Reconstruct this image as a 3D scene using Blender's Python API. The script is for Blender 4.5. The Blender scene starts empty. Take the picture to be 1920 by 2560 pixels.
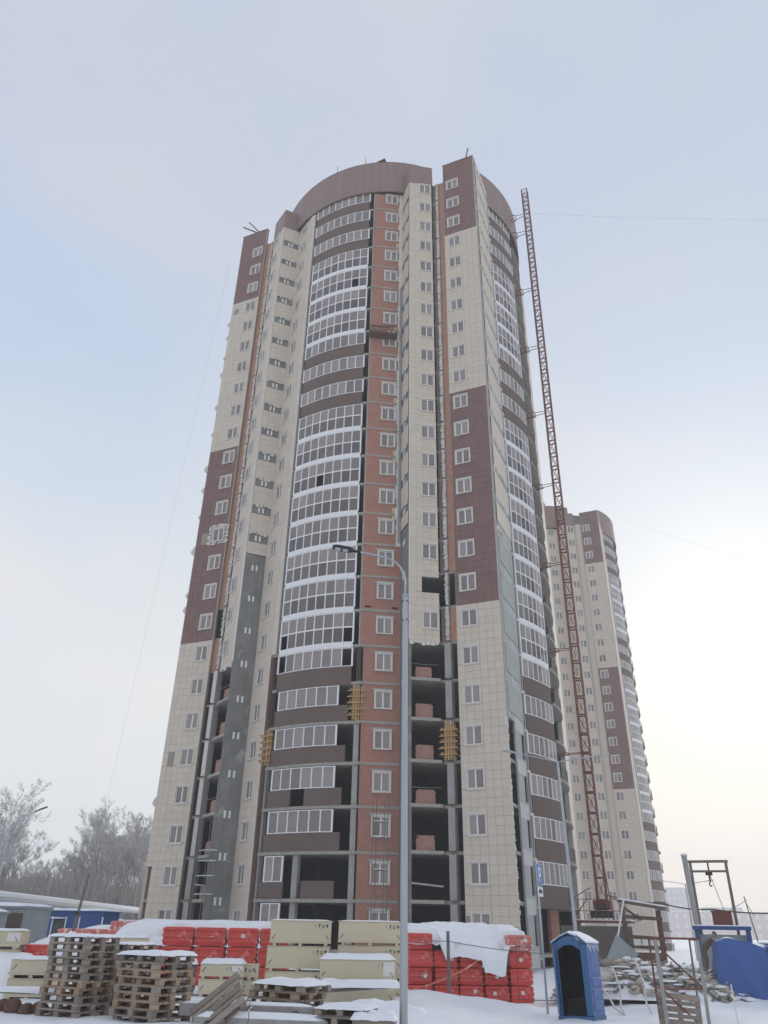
import bpy, bmesh, math, random
from mathutils import Matrix, Vector, noise as mnoise
random.seed(7)
R = math.radians
S = bpy.context.scene
COL = S.collection

# ------------------------------------------------------------------ camera
F_PX, ZX, ZY, CAM_Z = 1880.0, 1028.0, -2100.0, 1.8
_up = Vector((ZX - 960, -(ZY - 1280), F_PX)).normalized()
_fw = Vector((0, 0, 1))
_fh = (_fw - _up * _fw.dot(_up)).normalized()
_rt = _up.cross(_fh)
if _rt.x < 0: _rt = -_rt
cam = bpy.data.cameras.new('camera')
cam.sensor_fit = 'VERTICAL'; cam.sensor_height = 36.0; cam.sensor_width = 27.0
cam.lens = 36.0 * F_PX / 2560.0
cam.clip_start = 0.1; cam.clip_end = 6000
cam_o = bpy.data.objects.new('camera', cam); COL.objects.link(cam_o)
cx_, cy_, cz_ = Vector((_rt.x, _fh.x, _up.x)), Vector((_rt.y, _fh.y, _up.y)), -Vector((_rt.z, _fh.z, _up.z))
cam_o.matrix_world = Matrix(((cx_.x, cy_.x, cz_.x, 0), (cx_.y, cy_.y, cz_.y, 0), (cx_.z, cy_.z, cz_.z, CAM_Z), (0, 0, 0, 1)))
S.camera = cam_o

def azt(x, y):
    """photo pixel -> heading (rad) and tangent of the elevation"""
    d = Vector((x - 960, -(y - 1280), F_PX))
    a, b, c = d.dot(_rt), d.dot(_fh), d.dot(_up)
    return math.atan2(a, b), c / math.hypot(a, b)
def at(x, y, D):
    a, t = azt(x, y); return Vector((D * math.sin(a), D * math.cos(a), CAM_Z + t * D))
def polar(az_deg, D):
    return D * math.sin(R(az_deg)), D * math.cos(R(az_deg))

# ------------------------------------------------------------------ world, sun, exposure
SUN_AZ, SUN_EL = 27.0, 20.0      # heading to the right of the camera, behind cloud
w = bpy.data.worlds.new('World'); S.world = w; w.use_nodes = True
nt = w.node_tree; N = nt.nodes; L = nt.links
for n in list(N): N.remove(n)
out = N.new('ShaderNodeOutputWorld'); bg = N.new('ShaderNodeBackground'); bg.inputs[1].default_value = 0.1
sky = N.new('ShaderNodeTexSky'); sky.sky_type = 'NISHITA'; sky.sun_disc = False
sky.sun_elevation = R(SUN_EL); sky.sun_rotation = R(SUN_AZ); sky.dust_density = 3.0; sky.air_density = 1.0
tc = N.new('ShaderNodeTexCoord'); sep = N.new('ShaderNodeSeparateXYZ'); L.new(tc.outputs['Generated'], sep.inputs[0])
ramp = N.new('ShaderNodeValToRGB')
VEIL = [(0.0, (0.88, 0.845, 0.79)), (0.10, (0.87, 0.845, 0.81)), (0.26, (0.82, 0.835, 0.85)), (0.44, (0.695, 0.755, 0.835)),
        (0.62, (0.61, 0.67, 0.79)), (0.78, (0.62, 0.65, 0.745)), (1.0, (0.62, 0.65, 0.72))]
cr = ramp.color_ramp
cr.elements[0].position = VEIL[0][0]; cr.elements[0].color = (*VEIL[0][1], 1)
cr.elements[1].position = VEIL[-1][0]; cr.elements[1].color = (*VEIL[-1][1], 1)
for p, c in VEIL[1:-1]:
    e = cr.elements.new(p); e.color = (*c, 1)
L.new(sep.outputs['Z'], ramp.inputs[0])
# broad soft cloud banks in the veil
mp = N.new('ShaderNodeMapping'); mp.inputs['Scale'].default_value = (1.0, 1.0, 1.7); mp.inputs['Location'].default_value = (0.35, 0.2, 0.1)
L.new(tc.outputs['Generated'], mp.inputs[0])
nz = N.new('ShaderNodeTexNoise'); nz.inputs['Scale'].default_value = 1.9; nz.inputs['Detail'].default_value = 3.0; nz.inputs['Roughness'].default_value = 0.45
L.new(mp.outputs[0], nz.inputs['Vector'])
cl = N.new('ShaderNodeMapRange'); cl.inputs[1].default_value = 0.36; cl.inputs[2].default_value = 0.66
L.new(nz.outputs['Fac'], cl.inputs[0])
cloudc = N.new('ShaderNodeMix'); cloudc.data_type = 'RGBA'
cloudc.inputs[6].default_value = (0.86, 0.955, 1.06, 1); cloudc.inputs[7].default_value = (1.08, 1.04, 1.01, 1)
L.new(cl.outputs[0], cloudc.inputs[0])
veil = N.new('ShaderNodeMix'); veil.data_type = 'RGBA'; veil.blend_type = 'MULTIPLY'; veil.inputs[0].default_value = 1.0
# low sun behind the cloud: a broad warm glow round its heading
nrm = N.new('ShaderNodeVectorMath'); nrm.operation = 'DOT_PRODUCT'; L.new(tc.outputs['Generated'], nrm.inputs[0])
nrm.inputs[1].default_value = (math.sin(R(SUN_AZ)) * math.cos(R(6)), math.cos(R(SUN_AZ)) * math.cos(R(6)), math.sin(R(6)))
gl = N.new('ShaderNodeMapRange'); gl.interpolation_type = 'SMOOTHSTEP'; gl.inputs[1].default_value = 0.35; gl.inputs[2].default_value = 1.0; L.new(nrm.outputs['Value'], gl.inputs[0])
glow = N.new('ShaderNodeMix'); glow.data_type = 'RGBA'; glow.inputs[6].default_value = (1, 1, 1, 1); glow.inputs[7].default_value = (1.10, 1.04, 0.96, 1); L.new(gl.outputs[0], glow.inputs[0])
vg = N.new('ShaderNodeMix'); vg.data_type = 'RGBA'; vg.blend_type = 'MULTIPLY'; vg.inputs[0].default_value = 1.0
L.new(ramp.outputs[0], vg.inputs[6]); L.new(glow.outputs[2], vg.inputs[7])
L.new(vg.outputs[2], veil.inputs[6]); L.new(cloudc.outputs[2], veil.inputs[7])
vs = N.new('ShaderNodeVectorMath'); vs.operation = 'SCALE'; vs.inputs[3].default_value = 10.4
L.new(veil.outputs[2], vs.inputs[0])
mix = N.new('ShaderNodeMix'); mix.data_type = 'RGBA'; mix.inputs[0].default_value = 0.92   # thin cloud over the clear sky
L.new(sky.outputs[0], mix.inputs[6]); L.new(vs.outputs[0], mix.inputs[7])
L.new(mix.outputs[2], bg.inputs[0]); L.new(bg.outputs[0], out.inputs[0])

sun = bpy.data.lights.new('sun', 'SUN'); sun.energy = 0.9; sun.angle = R(25); sun.color = (1.0, 0.93, 0.84)
sun_o = bpy.data.objects.new('sun', sun); COL.objects.link(sun_o)
_sd = Vector((math.sin(R(SUN_AZ)) * math.cos(R(SUN_EL)), math.cos(R(SUN_AZ)) * math.cos(R(SUN_EL)), math.sin(R(SUN_EL))))
sun_o.rotation_euler = _sd.to_track_quat('Z', 'Y').to_euler(); sun_o.location = (0, 0, 100)

S.view_settings.view_transform = 'Standard'; S.view_settings.look = 'None'
S.view_settings.exposure = 0.0; S.view_settings.gamma = 1.0; S.view_settings.use_curve_mapping = False
S.render.engine = 'CYCLES'
cy = S.cycles
cy.use_denoising = True; cy.max_bounces = 6; cy.diffuse_bounces = 4; cy.glossy_bounces = 3; cy.transmission_bounces = 4
cy.transparent_max_bounces = 8; cy.volume_bounces = 2; cy.sample_clamp_indirect = 6.0; cy.caustics_reflective = False; cy.caustics_refractive = False

# ------------------------------------------------------------------ helpers
class MB:
    """collects faces of one mesh"""
    def __init__(s): s.v = []; s.f = []; s.sm = []
    def add(s, vs, fs, smooth=False):
        b = len(s.v); s.v += [tuple(p) for p in vs]
        for f in fs: s.f.append([b + i for i in f]); s.sm.append(smooth)
        return s
    def box(s, x0, x1, y0, y1, z0, z1):
        return s.add([(x0, y0, z0), (x1, y0, z0), (x1, y1, z0), (x0, y1, z0), (x0, y0, z1), (x1, y0, z1), (x1, y1, z1), (x0, y1, z1)],
                     [(0, 3, 2, 1), (4, 5, 6, 7), (0, 1, 5, 4), (1, 2, 6, 5), (2, 3, 7, 6), (3, 0, 4, 7)])
    def prism(s, pts, z0, z1):
        n = len(pts)
        return s.add([(p[0], p[1], z0) for p in pts] + [(p[0], p[1], z1) for p in pts],
                     [tuple(range(n - 1, -1, -1)), tuple(range(n, 2 * n))] + [(i, (i + 1) % n, n + (i + 1) % n, n + i) for i in range(n)])
    def bar(s, a, b, r, n=4, r2=None, smooth=False):
        a, b = Vector(a), Vector(b); d = (b - a)
        if d.length < 1e-6: return s
        q = d.to_track_quat('Z', 'Y'); r2 = r if r2 is None else r2
        ring = [(math.cos(2 * math.pi * (i + .5) / n), math.sin(2 * math.pi * (i + .5) / n)) for i in range(n)]
        k = 1.0 / math.cos(math.pi / n) if n == 4 else 1.0
        A = [a + q @ Vector((c * r * k, e * r * k, 0)) for c, e in ring]; B = [b + q @ Vector((c * r2 * k, e * r2 * k, 0)) for c, e in ring]
        s.add(A + B, [(i, (i + 1) % n, n + (i + 1) % n, n + i) for i in range(n)], smooth)
        return s.add(A + B, [tuple(range(n - 1, -1, -1)), tuple(range(n, 2 * n))])
    def path(s, pts, r, n=5, smooth=True):
        for i in range(len(pts) - 1): s.bar(pts[i], pts[i + 1], r, n, smooth=smooth)
        return s
    def obox(s, c, dx, dy, dz, rz=0.0, rx=0.0, ry=0.0):
        """box centred at c with half sizes, rotated"""
        from mathutils import Euler
        q = Euler((rx, ry, rz)).to_quaternion(); c = Vector(c)
        P = [c + q @ Vector((sx * dx, sy * dy, sz * dz)) for sz in (-1, 1) for sx, sy in ((-1, -1), (1, -1), (1, 1), (-1, 1))]
        return s.add(P, [(0, 3, 2, 1), (4, 5, 6, 7), (0, 1, 5, 4), (1, 2, 6, 5), (2, 3, 7, 6), (3, 0, 4, 7)])
    def mesh(s, name, mat=None):
        me = bpy.data.meshes.new(name); me.from_pydata(s.v, [], s.f)
        if any(s.sm): me.polygons.foreach_set('use_smooth', s.sm)
        if mat: me.materials.append(mat)
        me.update(); return me
    def build(s, name, mat=None, parent=None, loc=(0, 0, 0), rz=0.0):
        return link(name, s.mesh(name, mat), parent, loc, rz)

def link(name, me, parent=None, loc=(0, 0, 0), rz=0.0):
    o = bpy.data.objects.new(name, me); COL.objects.link(o)
    if parent: o.parent = parent
    o.location = loc
    if rz: o.rotation_euler = (0, 0, rz)
    return o
def tag(o, label, cat=None, group=None, kind=None):
    if label: o['label'] = label
    if cat: o['category'] = cat
    if group: o['group'] = group
    if kind: o['kind'] = kind
    return o
def thing(name, label, cat, loc=(0, 0, 0), rz=0.0, group=None, rot=None):
    o = bpy.data.objects.new(name, None); COL.objects.link(o); o.empty_display_size = 0.3
    o.location = loc; o.rotation_euler = rot if rot else (0, 0, rz)
    return tag(o, label, cat, group)
def copy_tree(o, parent=None):
    c = o.copy(); COL.objects.link(c); c.parent = parent
    for ch in list(o.children): copy_tree(ch, c)
    return c
def bevel(o, wdt=0.01, seg=1):
    m = o.modifiers.new('bevel', 'BEVEL'); m.width = wdt; m.segments = seg; m.limit_method = 'ANGLE'; return o
ORD = ['first', 'second', 'third', 'fourth', 'fifth', 'sixth', 'seventh', 'eighth', 'ninth', 'tenth', 'eleventh', 'twelfth', 'thirteenth']

# ------------------------------------------------------------------ materials
def M(name, col, rough=0.8, col2=None, scale=2.0, var=0.5, isl=0.0, bump=0.0, bscale=30.0, metal=0.0, spec=0.3, detail=4.0,
      stretch=None, streak=None, blotch=None):
    m = bpy.data.materials.new(name); m.use_nodes = True
    nt = m.node_tree; N = nt.nodes; L = nt.links; b = N['Principled BSDF']
    b.inputs['Roughness'].default_value = rough; b.inputs['Metallic'].default_value = metal
    b.inputs['Specular IOR Level'].default_value = spec
    tc = N.new('ShaderNodeTexCoord'); mp = N.new('ShaderNodeMapping'); L.new(tc.outputs['Object'], mp.inputs[0])
    if stretch: mp.inputs['Scale'].default_value = stretch
    nz = N.new('ShaderNodeTexNoise'); nz.inputs['Scale'].default_value = scale; nz.inputs['Detail'].default_value = detail
    L.new(mp.outputs[0], nz.inputs['Vector'])
    mr = N.new('ShaderNodeMapRange'); mr.inputs[1].default_value = 0.5 - 0.5 * (1.05 - var); mr.inputs[2].default_value = 0.5 + 0.5 * (1.05 - var)
    L.new(nz.outputs['Fac'], mr.inputs[0])
    mx = N.new('ShaderNodeMix'); mx.data_type = 'RGBA'
    c2 = col2 if col2 else tuple(c * 0.8 for c in col)
    mx.inputs[6].default_value = (*col, 1); mx.inputs[7].default_value = (*c2, 1); L.new(mr.outputs[0], mx.inputs[0])
    cur = mx.outputs[2]
    if streak:     # vertical run-off stains, (colour, strength)
        mp2 = N.new('ShaderNodeMapping'); mp2.inputs['Scale'].default_value = (2.6, 2.6, 0.12); L.new(tc.outputs['Object'], mp2.inputs[0])
        n2 = N.new('ShaderNodeTexNoise'); n2.inputs['Scale'].default_value = 1.6; n2.inputs['Detail'].default_value = 6; L.new(mp2.outputs[0], n2.inputs['Vector'])
        r2 = N.new('ShaderNodeMapRange'); r2.inputs[1].default_value = 0.45; r2.inputs[2].default_value = 0.75; r2.inputs[4].default_value = streak[1]; L.new(n2.outputs['Fac'], r2.inputs[0])
        m2 = N.new('ShaderNodeMix'); m2.data_type = 'RGBA'; m2.inputs[7].default_value = (*streak[0], 1); L.new(r2.outputs[0], m2.inputs[0]); L.new(cur, m2.inputs[6]); cur = m2.outputs[2]
    if blotch:       # sharper outlined blotches: dirt, snow, painted film highlights, (colour, scale, threshold)
        n3 = N.new('ShaderNodeTexNoise'); n3.inputs['Scale'].default_value = blotch[1]; n3.inputs['Detail'].default_value = 8; L.new(tc.outputs['Object'], n3.inputs['Vector'])
        r3 = N.new('ShaderNodeMapRange'); r3.inputs[1].default_value = blotch[2]; r3.inputs[2].default_value = blotch[2] + 0.09; L.new(n3.outputs['Fac'], r3.inputs[0])
        m3 = N.new('ShaderNodeMix'); m3.data_type = 'RGBA'; m3.inputs[7].default_value = (*blotch[0], 1); L.new(r3.outputs[0], m3.inputs[0]); L.new(cur, m3.inputs[6]); cur = m3.outputs[2]
    if isl:
        ge = N.new('ShaderNodeNewGeometry'); oi = N.new('ShaderNodeObjectInfo'); ad = N.new('ShaderNodeMath'); ad.operation = 'ADD'
        L.new(ge.outputs['Random Per Island'], ad.inputs[0]); L.new(oi.outputs['Random'], ad.inputs[1])
        fr = N.new('ShaderNodeMath'); fr.operation = 'FRACT'; L.new(ad.outputs[0], fr.inputs[0])
        r4 = N.new('ShaderNodeMapRange'); r4.inputs[3].default_value = 1 - isl; r4.inputs[4].default_value = 1 + isl; L.new(fr.outputs[0], r4.inputs[0])
        sc = N.new('ShaderNodeVectorMath'); sc.operation = 'SCALE'; L.new(cur, sc.inputs[0]); L.new(r4.outputs[0], sc.inputs[3]); cur = sc.outputs[0]
    L.new(cur, b.inputs['Base Color'])
    if bump:
        n5 = N.new('ShaderNodeTexNoise'); n5.inputs['Scale'].default_value = bscale; n5.inputs['Detail'].default_value = 5; L.new(mp.outputs[0], n5.inputs['Vector'])
        bp = N.new('ShaderNodeBump'); bp.inputs['Strength'].default_value = bump; bp.inputs['Distance'].default_value = 0.02; L.new(n5.outputs['Fac'], bp.inputs['Height']); L.new(bp.outputs[0], b.inputs['Normal'])
    return m

def brick_mat(name, c1, c2, mortar, bw=0.26, bh=0.088):
    m = M(name, c1, 0.9, bump=0.25, bscale=25); nt = m.node_tree; N = nt.nodes; L = nt.links; b = N['Principled BSDF']
    tc = N['Texture Coordinate']; sp = N.new('ShaderNodeSeparateXYZ'); L.new(tc.outputs['Object'], sp.inputs[0])
    cb = N.new('ShaderNodeCombineXYZ'); L.new(sp.outputs[0], cb.inputs[0]); L.new(sp.outputs[2], cb.inputs[1])
    bt = N.new('ShaderNodeTexBrick'); bt.inputs['Scale'].default_value = 1.0; bt.inputs['Brick Width'].default_value = bw; bt.inputs['Row Height'].default_value = bh
    bt.inputs['Mortar Size'].default_value = 0.011; bt.inputs['Color1'].default_value = (*c1, 1); bt.inputs['Color2'].default_value = (*c2, 1); bt.inputs['Mortar'].default_value = (*mortar, 1)
    bt.inputs['Bias'].default_value = -0.1; L.new(cb.outputs[0], bt.inputs['Vector'])
    n3 = N.new('ShaderNodeTexNoise'); n3.inputs['Scale'].default_value = 1.5; n3.inputs['Detail'].default_value = 8; L.new(tc.outputs['Object'], n3.inputs['Vector'])
    r3 = N.new('ShaderNodeMapRange'); r3.inputs[1].default_value = 0.42; r3.inputs[2].default_value = 0.66; r3.inputs[4].default_value = 0.75; L.new(n3.outputs['Fac'], r3.inputs[0])
    mx = N.new('ShaderNodeMix'); mx.data_type = 'RGBA'; L.new(r3.outputs[0], mx.inputs[0]); L.new(bt.outputs['Color'], mx.inputs[6]); mx.inputs[7].default_value = (*[0.5 * (a + c) for a, c in zip(c1, mortar)], 1)
    L.new(mx.outputs[2], b.inputs['Base Color'])
    return m

def glass_mat(name, col, spread=0.25, rough=0.08):
    """window glass with the makers' film still on: grey, mirror-like at a slant"""
    m = bpy.data.materials.new(name); m.use_nodes = True; nt = m.node_tree; N = nt.nodes; L = nt.links; b = N['Principled BSDF']
    b.inputs['Roughness'].default_value = rough; b.inputs['Specular IOR Level'].default_value = 0.55
    oi = N.new('ShaderNodeObjectInfo'); ge = N.new('ShaderNodeNewGeometry')
    ad = N.new('ShaderNodeMath'); ad.operation = 'ADD'; L.new(oi.outputs['Random'], ad.inputs[0]); L.new(ge.outputs['Random Per Island'], ad.inputs[1])
    fr = N.new('ShaderNodeMath'); fr.operation = 'FRACT'; L.new(ad.outputs[0], fr.inputs[0])
    r = N.new('ShaderNodeMapRange'); r.inputs[3].default_value = 1 - spread; r.inputs[4].default_value = 1 + spread; L.new(fr.outputs[0], r.inputs[0])
    tc = N.new('ShaderNodeTexCoord'); nz = N.new('ShaderNodeTexNoise'); nz.inputs['Scale'].default_value = 1.1; nz.inputs['Detail'].default_value = 2; L.new(tc.outputs['Object'], nz.inputs['Vector'])
    r2 = N.new('ShaderNodeMapRange'); r2.inputs[3].default_value = 0.8; r2.inputs[4].default_value = 1.2; L.new(nz.outputs['Fac'], r2.inputs[0])
    mu = N.new('ShaderNodeMath'); mu.operation = 'MULTIPLY'; L.new(r.outputs[0], mu.inputs[0]); L.new(r2.outputs[0], mu.inputs[1])
    sc = N.new('ShaderNodeVectorMath'); sc.operation = 'SCALE'; sc.inputs[0].default_value = col; L.new(mu.outputs[0], sc.inputs[3]); L.new(sc.outputs[0], b.inputs['Base Color'])
    n2 = N.new('ShaderNodeTexNoise'); n2.inputs['Scale'].default_value = 2.0; L.new(tc.outputs['Object'], n2.inputs['Vector'])
    bp = N.new('ShaderNodeBump'); bp.inputs['Strength'].default_value = 0.06; bp.inputs['Distance'].default_value = 0.05; L.new(n2.outputs['Fac'], bp.inputs['Height']); L.new(bp.outputs[0], b.inputs['Normal'])
    return m

m_cream = M('cream stoneware', (0.62, 0.54, 0.45), 0.55, (0.575, 0.50, 0.415), 0.7, isl=0.035, spec=0.35, streak=((0.60, 0.53, 0.45), 0.25))
m_plum = M('plum stoneware', (0.205, 0.115, 0.103), 0.5, (0.18, 0.10, 0.091), 0.7, isl=0.06, spec=0.4, streak=((0.19, 0.13, 0.12), 0.3))
m_band = M('mauve brown metal panel', (0.265, 0.18, 0.158), 0.5, (0.235, 0.162, 0.143), 0.5, isl=0.03, spec=0.4)
m_brown = M('brown fibre panel', (0.155, 0.112, 0.096), 0.7, (0.132, 0.097, 0.084), 3.0, bump=0.15, bscale=60, isl=0.04)
m_conc = M('bare concrete', (0.27, 0.265, 0.25), 0.9, (0.15, 0.15, 0.14), 0.55, bump=0.35, bscale=18, streak=((0.13, 0.13, 0.12), 0.7), blotch=((0.33, 0.325, 0.31), .9, 0.60))
m_conc2 = M('pale concrete', (0.41, 0.395, 0.37), 0.9, (0.29, 0.285, 0.27), 1.6, bump=0.35, bscale=22, streak=((0.21, 0.2, 0.19), 0.5))
m_pale = M('pale grey screed wall', (0.46, 0.465, 0.45), 0.9, (0.37, 0.375, 0.365), 1.1, bump=0.3, bscale=16, streak=((0.30, 0.30, 0.29), 0.5))
m_slab = M('slab edge concrete', (0.43, 0.40, 0.36), 0.9, (0.30, 0.28, 0.25), 2.5, bump=0.4, bscale=20, streak=((0.2, 0.19, 0.17), 0.5))
m_insul = M('grey green insulation', (0.42, 0.43, 0.40), 0.95, (0.36, 0.37, 0.345), 0.9, bump=0.2, bscale=12, blotch=((0.50, 0.48, 0.42), 1.4, 0.62))
m_back = M('brown tile backing', (0.34, 0.30, 0.255), 0.95, (0.28, 0.25, 0.21), 2.0)  # even brown wall behind the wing tiles, seen through their joints
m_wool = M('mineral wool', (0.58, 0.50, 0.30), 1.0, (0.50, 0.45, 0.33), 3.0, bump=0.6, bscale=20)
m_foam = M('white foam strip', (0.78, 0.77, 0.75), 0.8, (0.66, 0.66, 0.64), 5.0)
m_membrane = M('torn white membrane', (0.72, 0.70, 0.66), 0.7, (0.55, 0.52, 0.47), 4.0, bump=0.4, bscale=12)
m_brick = brick_mat('red brick', (0.39, 0.145, 0.10), (0.31, 0.115, 0.083), (0.38, 0.28, 0.23))
m_brick3 = brick_mat('dull brick', (0.36, 0.165, 0.125), (0.29, 0.13, 0.10), (0.36, 0.27, 0.23))
m_brick2 = brick_mat('orange brick', (0.50, 0.215, 0.13), (0.43, 0.18, 0.115), (0.42, 0.32, 0.26))
m_block = M('white aerated block', (0.60, 0.575, 0.54), 0.95, (0.49, 0.46, 0.43), 6.0, isl=0.12, bump=0.3)
m_tan = M('brown render', (0.30, 0.225, 0.185), 0.9, (0.24, 0.18, 0.15), 2.0, bump=0.4, bscale=14)
m_rust = M('rust brown coating', (0.13, 0.072, 0.052), 0.85, (0.09, 0.05, 0.04), 3.0, bump=0.5, bscale=14, streak=((0.2, 0.12, 0.09), 0.5))
m_pvc = M('white window plastic', (0.80, 0.79, 0.80), 0.35, (0.74, 0.73, 0.74), 2.0, spec=0.5)
m_reveal = M('cream window surround', (0.66, 0.615, 0.56), 0.5, (0.60, 0.56, 0.51), 2.0, spec=0.4)
m_flash = M('white metal flashing', (0.76, 0.73, 0.70), 0.45, (0.68, 0.65, 0.62), 2.0, spec=0.45)
m_glass = glass_mat('window glass', (0.25, 0.215, 0.20))
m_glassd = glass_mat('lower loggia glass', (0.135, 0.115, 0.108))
m_snow = M('snow', (0.86, 0.88, 0.91), 0.65, (0.80, 0.82, 0.86), 0.6, bump=0.5, bscale=7, spec=0.25)
m_dark = M('room shade dark', (0.055, 0.052, 0.049), 0.95, (0.04, 0.038, 0.036), 1.0)  # near black stands in for the shade inside the open rooms
m_galv = M('galvanised steel', (0.44, 0.46, 0.48), 0.42, (0.36, 0.385, 0.41), 3.0, metal=0.55, spec=0.5, stretch=(3, 3, 0.3))
m_steel = M('weathered grey steel', (0.20, 0.19, 0.18), 0.6, (0.14, 0.125, 0.115), 5.0, metal=0.3, bump=0.2)
m_red_steel = M('red oxide steel', (0.22, 0.075, 0.06), 0.65, (0.15, 0.06, 0.05), 5.0, metal=0.1)
m_black = M('black enamel', (0.025, 0.025, 0.026), 0.4, (0.035, 0.033, 0.032), 4.0)
m_led = M('lamp lens', (0.55, 0.53, 0.48), 0.2, spec=0.6)
m_wood = M('weathered pallet wood', (0.33, 0.28, 0.235), 0.9, (0.235, 0.195, 0.165), 4.0, isl=0.28, bump=0.5, bscale=14, stretch=(0.6, 5, 5))
m_wood2 = M('newer pallet wood', (0.42, 0.32, 0.225), 0.9, (0.32, 0.235, 0.165), 4.0, isl=0.22, bump=0.4, bscale=14, stretch=(0.6, 5, 5))
m_timber = M('yellow formwork timber', (0.56, 0.36, 0.16), 0.8, (0.46, 0.28, 0.12), 6.0, isl=0.15)
m_crate = M('cream plywood crate', (0.63, 0.56, 0.41), 0.65, (0.58, 0.515, 0.38), 1.2, isl=0.05, bump=0.1, bscale=40, streak=((0.55, 0.47, 0.32), 0.35))
m_ink = M('black stencil ink', (0.05, 0.045, 0.04), 0.8)
m_paper = M('white paper', (0.75, 0.73, 0.69), 0.6, (0.66, 0.64, 0.6), 6.0)
m_blue = M('blue moulded plastic', (0.035, 0.135, 0.30), 0.38, (0.03, 0.115, 0.26), 2.0, spec=0.5)
m_blue2 = M('faded blue plastic', (0.13, 0.21, 0.45), 0.5, (0.115, 0.185, 0.40), 2.0, spec=0.4)
m_bluesheet = M('blue painted steel sheet', (0.035, 0.085, 0.25), 0.55, (0.03, 0.07, 0.2), 1.5, streak=((0.06, 0.09, 0.2), 0.5))
m_greysheet = M('grey painted steel sheet', (0.30, 0.33, 0.34), 0.6, (0.26, 0.285, 0.295), 1.0, streak=((0.2, 0.21, 0.21), 0.5))
m_brownsheet = M('brown steel door', (0.125, 0.085, 0.075), 0.6, (0.10, 0.07, 0.062), 2.0)
m_wire = M('dark wire', (0.06, 0.055, 0.05), 0.6)
# ------------------------------------------------------------------ the apartment tower
ST, Z0, NF = 3.0, 0.6, 25            # storey height, first floor level, storeys
def zf(f): return Z0 + ST * f
CV, RAD = 11.3, 13.5                 # front bay circle
SU = 3.1                             # right bay circle centre (u)
def arc_front(a, r=RAD): return (r * math.sin(a), CV - r * math.cos(a))
def arc_right(a, r=RAD): return (SU + r * math.cos(a), CV + r * math.sin(a))
AB = math.asin(6.25 / RAD); AG = math.asin(3.35 / RAD); AW = math.asin(4.2 / RAD)
P_A0, P_A1 = (-15.0, 0.0), (-11.5, 0.0)
P_C3, P_PL, P_CL = (-10.1, -0.2), (-8.03, -1.5), (-6.7, -0.02)
mir = lambda p: (-p[0], p[1])
def outline():
    pts = [P_A0, P_A1, (-11.5, 0.28), (-10.1, 0.28), P_C3, P_PL, P_CL]
    pts += [arc_front(-AW + 2 * AW * i / 14) for i in range(0, 15)]
    pts += [mir(p) for p in (P_CL, P_PL, P_C3, (-10.1, 0.28), (-11.5, 0.28), P_A1, P_A0)]
    a1 = math.asin(6.4 / RAD)
    pts += [arc_right(-a1 + 2 * a1 * i / 14) for i in range(0, 15)]
    n = len(pts)
    back = [(x, 2 * CV - y) for x, y in pts[:21 + 6]][::-1] if False else None
    pts += [(15.0, 22.6), (8.0, 22.6)]
    pts += [(RAD * math.sin(AB - 2 * AB * i / 10), CV + RAD * math.cos(AB - 2 * AB * i / 10)) for i in range(0, 11)]
    pts += [(-8.0, 22.6), (-15.0, 22.6)]
    pts += [(-x, y) for x, y in [arc_right(a1 - 2 * a1 * i / 10) for i in range(0, 11)]]
    return pts
def inset(pts, d):
    c = Vector((0, CV)); res = []
    n = len(pts)
    for i in range(n):
        p0, p1, p2 = Vector(pts[i - 1]), Vector(pts[i]), Vector(pts[(i + 1) % n])
        n1 = (p1 - p0).normalized(); n2 = (p2 - p1).normalized()
        a = Vector((-n1.y, n1.x)); b = Vector((-n2.y, n2.x)); s = (a + b)
        s = s.normalized() if s.length > 1e-3 else a
        k = max(0.45, s.dot(a)); res.append(tuple(p1 + s * (d / k)))
    return res

class Face:
    """a straight piece of facade: x along it, -y outwards, z up"""
    def __init__(s, p0, p1):
        s.p0 = p0; d = Vector(p1) - Vector(p0); s.L = d.length; s.rz = math.atan2(d.y, d.x)
    def put(s, name, mesh_or_mb, mat, parent, x=0, y=0, z=0):
        me = mesh_or_mb.mesh(name, mat) if isinstance(mesh_or_mb, MB) else mesh_or_mb
        c, sn = math.cos(s.rz), math.sin(s.rz)
        return link(name, me, parent, (s.p0[0] + c * x - sn * y, s.p0[1] + sn * x + c * y, z), s.rz)

def cut_rect(r, holes):
    rs = [r]
    for h in holes:
        nx = []
        for (a, b, c, d) in rs:
            e, f, g, k = h
            if e >= b - 1e-4 or f <= a + 1e-4 or g >= d - 1e-4 or k <= c + 1e-4: nx.append((a, b, c, d)); continue
            if c < g: nx.append((a, b, c, g))
            if d > k: nx.append((a, b, k, d))
            if a < e: nx.append((a, e, max(c, g), min(d, k)))
            if b > f: nx.append((f, b, max(c, g), min(d, k)))
        rs = nx
    return [q for q in rs if q[1] - q[0] > 0.03 and q[3] - q[2] > 0.03]

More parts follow.
